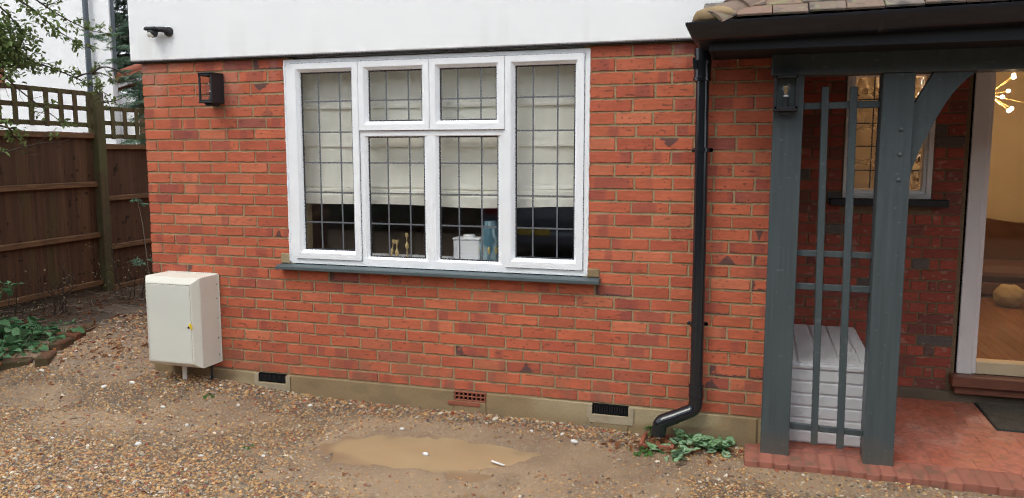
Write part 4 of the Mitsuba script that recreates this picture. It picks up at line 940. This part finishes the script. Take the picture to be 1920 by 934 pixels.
def along(path, step, r):
    p = np.asarray(path, float); out, ds = [], []
    for a, b in zip(p, p[1:]):
        L = np.linalg.norm(b - a); k = max(1, int(L / step))
        for t in (np.arange(k) + r.uniform(0, 1)) / k:
            out.append(a + (b - a) * t); ds.append((b - a) / L)
    return np.array(out), np.array(ds)

BR = {
 'B0': [[-2.71, .35, 3.0], [-2.57, .5, 2.9], [-2.59, .61, 2.83], [-2.59, .73, 2.72], [-2.61, .84, 2.65]],
 'B1': [[-2.48, .64, 3.07], [-2.46, .76, 2.98], [-2.41, .89, 2.9], [-2.39, 1.01, 2.85], [-2.31, 1.16, 2.78], [-2.23, 1.31, 2.77]],
 'B2': [[-2.29, .36, 2.94], [-2.24, .49, 2.87], [-2.26, .61, 2.82], [-2.26, .73, 2.74], [-2.23, .85, 2.67], [-2.15, 1.0, 2.6]],
 'B3': [[-2.69, .31, 2.66], [-2.56, .47, 2.6], [-2.58, .59, 2.58], [-2.6, .7, 2.54], [-2.61, .82, 2.47], [-2.63, .94, 2.47]],
 'B4': [[-2.87, .43, 2.4], [-2.73, .6, 2.42], [-2.65, .76, 2.46], [-2.59, .91, 2.47], [-2.54, 1.04, 2.42], [-2.51, 1.17, 2.38], [-2.4, 1.32, 2.28], [-2.4, 1.44, 2.23]],
 'B5': [[-2.51, 1.17, 2.38], [-2.35, 1.10, 2.40], [-2.14, 1.02, 2.4], [-2.15, 1.14, 2.4], [-2.13, 1.26, 2.33]],
 'B6': [[-2.15, 1.0, 2.40], [-2.07, 1.02, 2.45], [-2.08, 1.15, 2.45], [-2.06, 1.27, 2.4], [-2.03, 1.4, 2.36]],
 'B7': [[-2.75, .19, 2.32], [-2.41, .37, 2.29], [-2.48, .48, 2.36], [-2.53, .6, 2.42], [-2.59, .71, 2.45]],
 'B8': [[-2.7, .39, 2.46], [-2.64, .52, 2.38], [-2.62, .64, 2.26], [-2.59, .76, 2.16], [-2.55, .89, 2.06], [-2.55, 1.01, 1.98]],
 'B9': [[-2.60, -.05, 1.62], [-2.34, .21, 1.7], [-2.28, .36, 1.75], [-2.23, .51, 1.79], [-2.2, .65, 1.79]],
 'B10': [[-2.4, 1.32, 2.28], [-2.06, .99, 2.14], [-2.04, 1.12, 2.16], [-2.03, 1.26, 2.22]],
 'B11': [[-2.62, -.05, 1.90], [-2.4, .1, 1.94], [-2.35, .24, 1.92], [-2.36, .36, 1.9]],
 'B12': [[-2.35, .24, 1.92], [-2.27, .26, 1.9], [-2.36, .35, 1.84], [-2.4, .46, 1.81]],
}
rl = np.random.default_rng(41)
TRE = thing('shrub_tree', 'leafy green shrub tree with thin bare twigs reaching in from the left', 'tree')
tb = [tube([(-2.95, -.35, 0.0), (-2.93, -.33, .9), (-2.88, -.25, 1.7), (-2.86, -.1, 2.4), (-2.83, .1, 3.2), (-2.8, .2, 4.2)], [.06, .052, .045, .038, .03, .015], 10)]
tw = []
LC, LD, LS = [], [], []
dense = {'B0': 1.6, 'B1': 1.3, 'B2': 1.3, 'B3': 2.4, 'B4': 1.1, 'B5': 0.12, 'B6': .0, 'B7': .8, 'B8': .5, 'B9': .55, 'B10': .1, 'B11': 1.0, 'B12': 1.0}
for name, p in BR.items():
    p = np.array(p); pp = bend(p, .06, 3)
    root = p[0]
    if name in ('B0', 'B1', 'B2', 'B3', 'B4', 'B7', 'B8', 'B9', 'B11'):
        zt = min(root[2] - .1, 3.1); an_ = np.array([-2.86, -.1 if zt < 2.4 else .05, zt])
        tb.append(tube(bend([an_, (an_ + root) / 2 + [0, 0, .06], root], .1, 4), np.linspace(.014, .009, 7), 7))
    tw.append(tube(pp, np.linspace(.0085, .0032, len(pp)), 6))
    pts, ds = along(p, .045, rl)
    for q, d in zip(pts, ds):
        # side twig with a rosette of leaves
        if rl.uniform() < .85 * min(dense[name], 1.6) or (dense[name] < .3 and rl.uniform() < .1):
            e = d * .4 + rl.normal(0, .55, 3) + [0, 0, .15]; e /= np.linalg.norm(e); L = rl.uniform(.03, .13)
            tw.append(tube([q, q + e * L], [.0028, .0018], 4, cap=False))
            if dense[name] < .05: continue
            for _ in range(rl.integers(8, 15)):
                LC.append(q + e * L * rl.uniform(.3, 1.05) + rl.normal(0, .022, 3)); LD.append(e * .6 + rl.normal(0, .6, 3) + [0, 0, .1]); LS.append(rl.uniform(.034, .056))
        elif rl.uniform() < .5:
            e = d * .6 + rl.normal(0, .5, 3); e /= np.linalg.norm(e); L = rl.uniform(.08, .22)
            m_ = q + e * L * .5 + rl.normal(0, .012, 3)
            tw.append(tube([q, m_, q + e * L + rl.normal(0, .02, 3)], [.003, .0022, .0012], 4, cap=False))
# the thick leaf mass of the crown at the frame edge and above it
for _ in range(330):
    c = np.array([rl.uniform(-2.85, -2.52), rl.uniform(.30, .80), rl.uniform(2.45, 2.78)])
    for _ in range(rl.integers(4, 8)):
        LC.append(c + rl.normal(0, .035, 3)); LD.append(rl.normal(0, .7, 3) + [.1, 0, .1]); LS.append(rl.uniform(.034, .056))
for _ in range(260):
    c = np.array([-2.9, 0, 3.75]) + rl.normal(0, 1, 3) * [.45, .45, .30]
    for _ in range(7):
        LC.append(c + rl.normal(0, .05, 3)); LD.append(rl.normal(0, .7, 3) + [0, 0, .1]); LS.append(rl.uniform(.034, .056))
put('trunk', cat(tb), 'bark_mat', TRE, smooth=True)
put('twigs', cat(tw), 'bark_mat', TRE, smooth=True)
m, u = leaves(np.array(LC), np.array(LD), np.array(LS), rl, .56)
put('crown', m, 'shrub_leaf_mat', TRE, smooth=True, uv=u)

# conifer: drooping feathery sprays
def spray(base, d, L, r, out):
    """a flat frond: stem and side twigs as thin tapered blades"""
    d = np.array(d, float); d /= np.linalg.norm(d); s = np.cross(d, [0, 0, 1]); s /= np.linalg.norm(s) + 1e-9; u = np.cross(s, d)
    n = max(6, int(L / .022))
    for k in range(n):
        t = (k + .5) / n; p = base + d * L * t + np.array([0, 0, -1]) * (L * t) ** 2 * .55
        ll = .40 * L * (1 - t) ** .8 + .03
        for sg in (-1, 1):
            e = d * .75 + s * sg * .8 + u * r.normal(0, .18); e /= np.linalg.norm(e); w = .006 + .004 * r.uniform()
            q = np.cross(e, u + r.normal(0, .3, 3)); q /= np.linalg.norm(q)
            tip = p + e * ll * r.uniform(.75, 1.1) + np.array([0, 0, -1]) * ll * .28
            mid = p + (tip - p) * .5 + [0, 0, ll * .06]
            i0 = len(out[0]); out[0] += [p - q * w * .4, p + q * w * .4, mid - q * w, mid + q * w, tip]
            out[1] += [[i0, i0 + 1, i0 + 3], [i0, i0 + 3, i0 + 2], [i0 + 2, i0 + 3, i0 + 4]]
            out[2].append(r.uniform())
            for f_ in (.45, .7):
                for s2 in (-1, 1):
                    b = p + (tip - p) * f_; e2 = e * .8 + q * s2 * .75 + r.normal(0, .15, 3); tp = b + e2 * ll * .24 + [0, 0, -ll * .08]
                    i0 = len(out[0]); out[0] += [b - e * w * .7, b + e * w * .7, tp - e * w * .5, tp + e * w * .5, tp + e2 * .012]
                    out[1] += [[i0, i0 + 1, i0 + 3], [i0, i0 + 3, i0 + 2], [i0 + 2, i0 + 3, i0 + 4]]; out[2].append(r.uniform())
rc = np.random.default_rng(52)
CO = thing('conifer', 'feathery green conifer with drooping sprays behind the house corner', 'tree')
out = [[], [], []]; lim = []
tr0 = np.array([-5.35, 5.35, 0])
for z0 in np.arange(2.3, 5.4, .075):
    for _ in range(6):
        th = rc.uniform(0, 2 * np.pi); R0 = rc.uniform(.35, 1.15) * (1.15 - .1 * z0)
        e = np.array([math.cos(th), math.sin(th), rc.uniform(-.15, .2)]); b = tr0 + [0, 0, z0]; tip = b + e * R0 + [0, 0, -.12]
        lim.append(tube([b, (b + tip) / 2 + [0, 0, .05], tip], [.012, .008, .004], 5, cap=False))
        for q in np.linspace(.35, 1, 4):
            spray(b + (tip - b) * q, e + rc.normal(0, .35, 3) + [0, 0, -.25], rc.uniform(.24, .40), rc, out)
low0 = np.array([-3.75, 4.6, 0])
# low fronds reaching over the shaded fence panel
for b, e, L in (((-3.12, 3.0, 2.36), (-.55, -.9, .05), .40), ((-3.10, 3.05, 2.30), (-.2, -1, -.12), .42), ((-3.05, 3.1, 2.28), (-.7, -.6, -.02), .46), ((-3.15, 3.1, 1.96), (-.35, -1, .0), .38), ((-3.12, 3.2, 1.94), (-.6, -.8, -.05), .44), ((-3.0, 3.2, 1.92), (-.3, -.9, -.1), .42), ((-3.15, 3.1, 2.62), (-.6, -.8, .1), .42), ((-3.3, 3.0, 2.75), (-.8, -.7, .05), .40), ((-3.4, 2.9, 3.0), (-.7, -.7, 0), .36), ((-3.1, 3.2, 2.45), (-.4, -.8, -.3), .40)):
    b = np.array(b) + [-.22, 0, 0]
    for q in range(3): spray(b + rc.normal(0, .05, 3), np.array(e) + rc.normal(0, .2, 3), L * rc.uniform(.7, 1.05), rc, out)
    lim.append(tube([tr0 + [0, 0, b[2] + .5], (tr0 + b) / 2 + [.4, .2, b[2] / 2 + .35], b], [.014, .010, .004], 5, cap=False))
put('trunk', cat([tube([tr0, tr0 + [0, 0, 3], tr0 + [0, 0, 6]], [.11, .08, .02], 10)] + lim), 'bark_mat', CO, smooth=True)
put('crown', (np.array(out[0]), np.array(out[1])), 'conifer_mat', CO, uv=np.repeat(np.stack([out[2], np.zeros(len(out[2]))], 1), 5, 0))
SP = thing('sapling', 'thin conifer sapling with two green tufts in the dark side passage', 'sapling')
out = [[], [], []]
for b, e, L in (((-2.60, 1.93, 1.22), (.3, -.4, .2), .11), ((-2.60, 1.93, 1.22), (-.4, .3, .1), .11), ((-2.59, 1.93, 1.2), (.2, .5, 0), .10), ((-2.60, 1.98, .60), (.1, -.6, .0), .15), ((-2.6, 1.98, .58), (-.5, .1, .1), .14), ((-2.6, 1.98, .62), (.5, .3, .1), .14), ((-2.6, 1.98, .62), (-.3, -.5, .05), .14)):
    spray(np.array(b), e, L, rc, out)
put('foliage', (np.array(out[0]), np.array(out[1])), 'conifer_mat', SP, uv=np.repeat(np.stack([out[2], np.zeros(len(out[2]))], 1), 5, 0))
put('stem', tube([(-2.56, 2.03, .1), (-2.58, 2.0, .6), (-2.57, 1.95, 1.0), (-2.60, 1.93, 1.24)], [.006, .005, .004, .003], 6), 'pale_twig_mat', SP, smooth=True)

# bed along the fence
def bed_z(x, y):
    P = np.stack([x, y, 0 * x], -1)
    return .165 + .07 * sst(-2.3, -3.1, x) + .07 * (meshkit.fbm(P * 3.2 + 4, 3, 6) - .5) + .03 * (meshkit.noise(P * 14) - .5)
ys, ts = np.linspace(-2.9, 4.2, 150), np.linspace(0, 1, 36)
yy, tt = np.meshgrid(ys, ts, indexing='ij'); xe = edge_x(yy); xx = -3.29 - .082 * (yy - 2.13) * 0 + tt * (xe + 3.29); zz = bed_z(xx, yy); zz = np.where(tt > .96, zz - .12, zz)
i, j = np.meshgrid(np.arange(149), np.arange(35), indexing='ij'); q = (i * 36 + j).ravel()
struct('flower_bed', (np.stack([xx, yy, zz], -1).reshape(-1, 3), np.vstack([np.stack([q, q + 36, q + 37], 1), np.stack([q, q + 37, q + 1], 1)])), 'soil_mat', smooth=True, label='dark leafy soil bed along the fence')
BE = thing('bed_edging', 'old mossy brick edging of the soil bed ending in a stone slab', 'edging')
ed = np.array([(-2.6, -.62), (-2.15, -.36), (-1.66, -.12), (-1.93, .42), (-2.30, 1.02)]); re_ = np.random.default_rng(6)
pos, dr_ = along(np.c_[ed, 0 * ed[:, 0]], .235, np.random.default_rng(0))
for k, (p, d) in enumerate(zip(pos, dr_)):
    m = box(-.108, .108, -.05, .05, -.12, .045 + re_.uniform(-.02, .012), .012); m = m.subdivide(); vv = np.array(m.vertices); vv += (meshkit.fbm(vv * 22 + k * 3, 3)[:, None] - .5) * .016; m.vertices = vv
    m.apply_transform(rot(re_.uniform(-7, 7), [1, 0, 0])); m.apply_transform(rot(math.degrees(math.atan2(d[1], d[0])) + re_.uniform(-7, 7), [0, 0, 1])); m.apply_translation([p[0], p[1], float(ground_z(p[0], p[1])) + .012])
    put('brick', m, 'old_brick_mat', BE, uv=[re_.uniform(), 0])
sl = obox((-2.36, 1.10, .09), (-2.40, 1.92, .09), .12, .13, ch=.012)
put('slab', sl, 'mossy_slab_mat', BE, label='mossy stone slab')

# leaf litter, twigs
rg = np.random.default_rng(61)
def scatter(n, fx, fy, zf, r, s0, s1, flat=.22):
    x = fx(n); y = fy(n); z = zf(x, y)
    d = np.stack([r.normal(0, 1, n), r.normal(0, 1, n), r.normal(0, flat, n)], 1)
    return np.stack([x, y, z + .004], 1), d, r.uniform(s0, s1, n)
n = 1500
c1, d1, s1 = scatter(n, lambda n: rg.uniform(-3.2, -1.7, n), lambda n: rg.uniform(-.3, 3.2, n), bed_z, rg, .018, .045, .45)
k = c1[:, 0] < edge_x(c1[:, 1]); c1, d1, s1 = c1[k], d1[k], s1[k]
m, u = leaves(c1, d1, s1, rg, .6, .3, .5)
put('bed_litter', m, 'dead_leaf_mat', uv=u, smooth=True, label='brown fallen leaves covering the soil bed', cat='leaf litter', kind='stuff')
parts = []
c, d, s = scatter(170, lambda n: rg.uniform(-2.35, -1.1, n), lambda n: rg.uniform(.1, 2.3, n), ground_z, rg, .03, .06); k = c[:, 0] > edge_x(c[:, 1]); parts.append((c[k], d[k], s[k]))
c, d, s = scatter(120, lambda n: rg.uniform(-2.45, -1.6, n), lambda n: rg.uniform(-.4, 1.1, n), ground_z, rg, .03, .055); k = np.abs(c[:, 0] - edge_x(c[:, 1]) - .05) < .13; c[:, 2] += .065; parts.append((c[k], d[k], s[k]))
c, d, s = scatter(46, lambda n: np.concatenate([rg.normal(-1.35, .28, n)]), lambda n: rg.normal(.35, .35, n), ground_z, rg, .03, .06); parts.append((c, d, s))
c, d, s = scatter(280, lambda n: rg.uniform(-2.0, 4.6, n), lambda n: -rg.uniform(.05, 1.8, n), ground_z, rg, .012, .034); parts.append((c, d, s))
c, d, s = scatter(60, lambda n: rg.normal(2.87, .14, n), lambda n: -.20 + rg.normal(0, .05, n), ground_z, rg, .025, .055, .5); parts.append((c, d, s))
c, d, s = scatter(60, lambda n: rg.normal(3.12, .16, n), lambda n: -.14 + rg.normal(0, .06, n), ground_z, rg, .02, .045, .5); parts.append((c, d, s))
c, d, s = [np.concatenate(a) for a in zip(*parts)]
k = ~((c[:, 1] > -.02) & (c[:, 0] > -.76)) & ~((c[:, 0] > 3.36) & (c[:, 1] > -.3)); c, d, s = c[k], d[k], s[k]; c[:, 2] += .004
m, u = leaves(c, d, s, rg, .55, .3, .5)
put('fallen_leaves', m, 'dead_leaf_mat', uv=u, smooth=True, label='red brown dead leaves scattered over the gravel drive', cat='leaf litter', kind='stuff')
tws = []
for _ in range(170):
    x = rg.uniform(-3.15, -1.9); y = rg.uniform(-.2, 2.4)
    if x > edge_x(y): continue
    a_ = rg.uniform(0, 6.28); L = rg.uniform(.06, .35); z = float(bed_z(np.array(x), np.array(y))) + .01
    e = np.array([math.cos(a_), math.sin(a_), rg.uniform(-.05, .35)]); b = np.array([x, y, z])
    tws.append(tube([b, b + e * L * .5 + rg.normal(0, .01, 3), b + e * L], [.004, .0032, .002], 4, cap=False))
put('twig_litter', cat(tws), 'pale_twig_mat', smooth=True, label='dry fallen twigs lying over the soil bed', cat='twigs', kind='stuff')
def bare_shrub(x, y, n, h, label, berries):
    B = thing('bare_shrub', label, 'shrub'); ts_, bc = [], []
    for _ in range(n):
        a_ = rg.uniform(0, 6.28); b = np.array([x + rg.normal(0, .05), y + rg.normal(0, .05), .10]); e = np.array([math.cos(a_) * .45, math.sin(a_) * .45, 1.0]); L = h * rg.uniform(.6, 1.1)
        p = [b, b + e * L * .4 + rg.normal(0, .03, 3), b + e * L * .75 + rg.normal(0, .05, 3), b + e * L + rg.normal(0, .07, 3)]
        ts_.append(tube(p, [.005, .004, .003, .0015], 5, cap=False))
        for _ in range(7):
            t = rg.uniform(.3, 1); q = b + e * L * t + rg.normal(0, .02, 3); e2 = e * .4 + rg.normal(0, .6, 3); l2 = rg.uniform(.08, .22)
            ts_.append(tube([q, q + e2 * l2 * .5 + rg.normal(0, .012, 3), q + e2 * l2], [.0026, .0018, .001], 4, cap=False))
            if rg.uniform() < berries: bc.append(q + e2 * l2)
    put('stems', cat(ts_), 'bark_mat', B, smooth=True)
    if bc:
        bc = np.repeat(np.array(bc), 3, 0) + rg.normal(0, .03, (len(bc) * 3, 3)); m, u = leaves(bc, rg.normal(0, 1, bc.shape), rg.uniform(.012, .026, len(bc)), rg, .7)
        put('dry_leaves', m, 'dry_leaf_mat', B, uv=u, smooth=True)
bare_shrub(-2.75, 1.95, 9, .75, 'bare twiggy shrub with dry leaves right of the fence post', .55)
bare_shrub(-2.85, 1.15, 8, .55, 'bare twiggy shrub in the middle of the soil bed by the fence', .25)
bare_shrub(-2.75, .55, 7, .50, 'bare twiggy shrub nearest the left edge of the soil bed', .25)

def rosette(name, label, cat_, spots, mat, ls, hgt, r, width=.7, n=(8, 14), group=None, spread=.10):
    K = thing(name, label, cat_, group); C_, D_, S_, st = [], [], [], []
    for x, y, z in spots:
        for _ in range(r.integers(*n)):
            a_ = r.uniform(0, 6.28); R0 = r.uniform(.15, 1) * spread; e = np.array([math.cos(a_), math.sin(a_), 0])
            p = np.array([x, y, z]) + e * R0 + [0, 0, hgt * r.uniform(.35, 1)]
            st.append(tube([(x + e[0] * .01, y + e[1] * .01, z - .01), np.array([x, y, z]) + e * R0 * .5 + [0, 0, (p[2] - z) * .7], p], [.003, .0025, .002], 4, cap=False))
            C_.append(p); D_.append(e * 1.0 + [0, 0, r.uniform(-.25, .35)] + r.normal(0, .15, 3)); S_.append(r.uniform(*ls))
    m, u = round_leaves(np.array(C_), np.array(D_), np.array(S_), r) if name == 'cyclamen' else leaves(np.array(C_), np.array(D_), np.array(S_), r, width, .18, .35)
    put('leaf_blades', m, mat, K, uv=u, smooth=True); put('stems', cat(st), mat, K, uv=[.5, 0], smooth=True)
rh = np.random.default_rng(71)
sp_ = [(-2.35, -.10, .04), (-2.2, -.02, .04), (-2.1, .10, .05), (-2.45, .05, .1), (-2.3, .18, .1), (-2.12, .28, .10), (-2.0, .22, .06), (-2.5, .25, .14), (-2.38, .36, .14), (-2.55, -.1, .06), (-2.25, .38, .12), (-2.05, .42, .08), (-2.15, -.22, .05), (-2.0, -.12, .05), (-2.3, -.25, .05), (-2.42, -.2, .06), (-1.92, .0, .05), (-2.2, -.32, .03), (-2.1, -.28, .05), (-1.98, -.02, .1), (-2.5, -.28, .05), (-2.62, .05, .1), (-2.6, .2, .14)]
rosette('leafy_plant', 'glossy dark green leafy plant spilling over the bed edging at lower left', 'plant', sp_, 'hosta_leaf_mat', (.075, .125), .22, rh, .72, (12, 18), spread=.13)
rosette('leafy_sprig', 'glossy green leaf sprig standing up in front of the fence at the left edge', 'plant', [(-2.46, .20, .52), (-2.40, .26, .56)], 'hosta_leaf_mat', (.05, .085), .12, rh, .5, (8, 11), spread=.07)
rosette('cyclamen', 'clump of silvery green cyclamen leaves right of the downpipe foot', 'plant', [(3.17, -.10, .01), (3.22, -.13, .005), (3.27, -.10, .0), (3.20, -.07, .01), (3.14, -.13, .01), (3.08, -.05, .02), (3.05, -.06, .02)], 'cyclamen_leaf_mat', (.042, .066), .06, rh, 1.1, (8, 12), spread=.06)
rosette('cyclamen', 'smaller silvery leaf clump in front of the drain gully', 'plant', [(2.95, -.27, .005), (2.99, -.25, .005), (3.01, -.20, .01), (2.99, -.33, .0)], 'cyclamen_leaf_mat', (.05, .08), .04, rh, .9, (4, 6), spread=.05)
rosette('weed', 'dark green weed left of the drain gully', 'weed', [(2.80, -.27, .005), (2.83, -.27, .005)], 'weed_leaf_mat', (.03, .05), .03, rh, .6, (7, 10), spread=.05)
rosette('weed', 'bright green weed growing behind the downpipe shoe', 'weed', [(2.83, -.035, .03), (2.85, -.04, .03)], 'weed_leaf_mat', (.04, .07), .06, rh, .55, (6, 9), spread=.04)
rosette('weed', 'small green weed below the meter box corner', 'weed', [(-.12, -.20, .055), (-.17, -.22, .055)], 'weed_leaf_mat', (.03, .05), .02, rh, .6, (6, 9), spread=.05)
rosette('weed', 'small green weed in the gravel before the porch', 'weed', [(3.66, -.38, -.03), (3.70, -.36, -.03)], 'weed_leaf_mat', (.025, .045), .03, rh, .6, (7, 10), spread=.04)
rosette('weed', 'tiny green seedling alone in the gravel left of the puddle', 'weed', [(.60, -.83, .0)], 'weed_leaf_mat', (.02, .03), .01, rh, .7, (5, 6), spread=.02)
rosette('bed_weed', 'low yellow green weeds between twigs on the soil bed', 'weed', [(-2.62, .86, .14), (-2.5, .8, .13), (-2.35, 1.35, .12), (-2.3, 1.75, .12), (-2.35, 1.9, .12), (-2.75, .7, .15)], 'weed_leaf_mat', (.02, .045), .05, rh, .6, (6, 10), spread=.08)

# ------------------------------------------------------------------ across the drive, behind the camera (seen as dim reflections in the panes)
rk = np.random.default_rng(81)
HG = thing('hedge', 'tall evergreen hedge across the drive, seen only as a reflection in the panes', 'hedge')
n = 22000
hx = rk.uniform(-16, 16, n); hz = 4.7 * rk.uniform(0, 1, n) ** .8; bulge = .5 * meshkit.fbm(np.stack([hx * .8, hz, 0 * hx], 1), 3, 4)
c = np.stack([hx, -11.2 + bulge + rk.normal(0, .12, n) - .15 * (hz / 4.7) ** 2, hz + .3 * meshkit.noise(np.stack([hx, 0 * hx, 0 * hx], 1) * .9)], 1)
m, u = leaves(c, rk.normal(0, 1, (n, 3)) + [0, .4, 0], rk.uniform(.10, .2, n), rk, .7)
put('foliage', m, 'hedge_leaf_mat', HG, uv=u)
put('core', box(-16, 16, -12.4, -11.15, -.1, 4.5, .2), 'soil_mat', HG)

scene['car_paint_mat'] = prin((.040, .055, .080), .22, .6, clearcoat=.8, clearcoat_gloss=.9)
scene['tyre_mat'] = prin((.02, .02, .02), .8, .2)
scene['tail_light_mat'] = prin((.10, .012, .012), .15, .6)
scene['plate_mat'] = prin((.34, .24, .03), .4, .4)
CR = thing('parked_car', 'dark blue parked hatchback across the drive, seen only as a reflection in the panes', 'car')
cx, yr = .16, -6.95
prof_ = [(0, .42), (.04, .72), (.02, .98), (-.25, 1.0), (-2.7, .98), (-3.6, .86), (-3.95, .70), (-4.0, .40), (-3.9, .22), (-3.62, .22), (-3.55, .42), (-3.35, .60), (-3.05, .60), (-2.86, .42), (-2.8, .22), (-1.1, .22), (-1.03, .42), (-.85, .60), (-.55, .60), (-.36, .42), (-.3, .24), (-.05, .26)]
put('body', sprism([(yr + a, b) for a, b in prof_], cx - .87, cx + .87), 'car_paint_mat', CR)
def loft(l0, l1):
    v = np.array(l0 + l1, float); f = []
    for q in range(4):
        A, B = q, (q + 1) % 4; f += [[A, B, B + 4], [A, B + 4, A + 4]]
    f += [[4, 5, 6], [4, 6, 7]]
    m = trimesh.Trimesh(v, np.array(f), process=False); m.fix_normals(); return m
put('cabin', loft([(cx - .82, yr - 2.75, .975), (cx + .82, yr - 2.75, .975), (cx + .82, yr - .02, .985), (cx - .82, yr - .02, .985)], [(cx - .60, yr - 1.95, 1.46), (cx + .60, yr - 1.95, 1.46), (cx + .60, yr - .38, 1.46), (cx - .60, yr - .38, 1.46)]), 'car_paint_mat', CR)
def lerp(a, b, t): return [a[q] + (b[q] - a[q]) * t for q in range(3)]
BL, BRr, TLl, TRr = (cx - .82, yr - .02, .985), (cx + .82, yr - .02, .985), (cx - .60, yr - .38, 1.46), (cx + .60, yr - .38, 1.46)
qd = [lerp(lerp(BL, BRr, a), lerp(TLl, TRr, a), b) for a, b in ((.08, .12), (.92, .12), (.90, .88), (.10, .88))]
put('rear_window', (np.array(qd) + [0, .012, .008], np.array([[0, 1, 2], [0, 2, 3]])), 'window_tint_mat', CR)
put('bumper', box(cx - .86, cx + .86, yr - .10, yr + .09, .30, .52, .05), 'car_paint_mat', CR)
for sx in (-1, 1):
    put('tail_light', box(cx + sx * .70 - .13, cx + sx * .70 + .13, yr - .1, yr + .045, .74, .92, .03), 'tail_light_mat', CR)
    for yy in (-.70, -3.20):
        w_ = put('wheel', lathe([(.0, .09), (.20, .09), (.30, .10), (.315, .07), (.315, -.07), (.30, -.10), (0, -.10)], (0, 0, 0), 28).apply_transform(rot(90, [0, 1, 0])).apply_translation([cx + sx * .80, yr + yy, .315]), 'tyre_mat', CR, smooth=30)
        put('rim', lathe([(0, .02), (.05, .02), (.19, .0), (.20, -.01)], (0, 0, 0), 20).apply_transform(rot(90 * sx, [0, 1, 0])).apply_translation([cx + sx * .895, yr + yy, .315]), 'chrome_mat', w_, smooth=30)
put('number_plate', box(cx - .26, cx + .26, yr + .091, yr + .10, .47, .58, .003), 'plate_mat', CR)
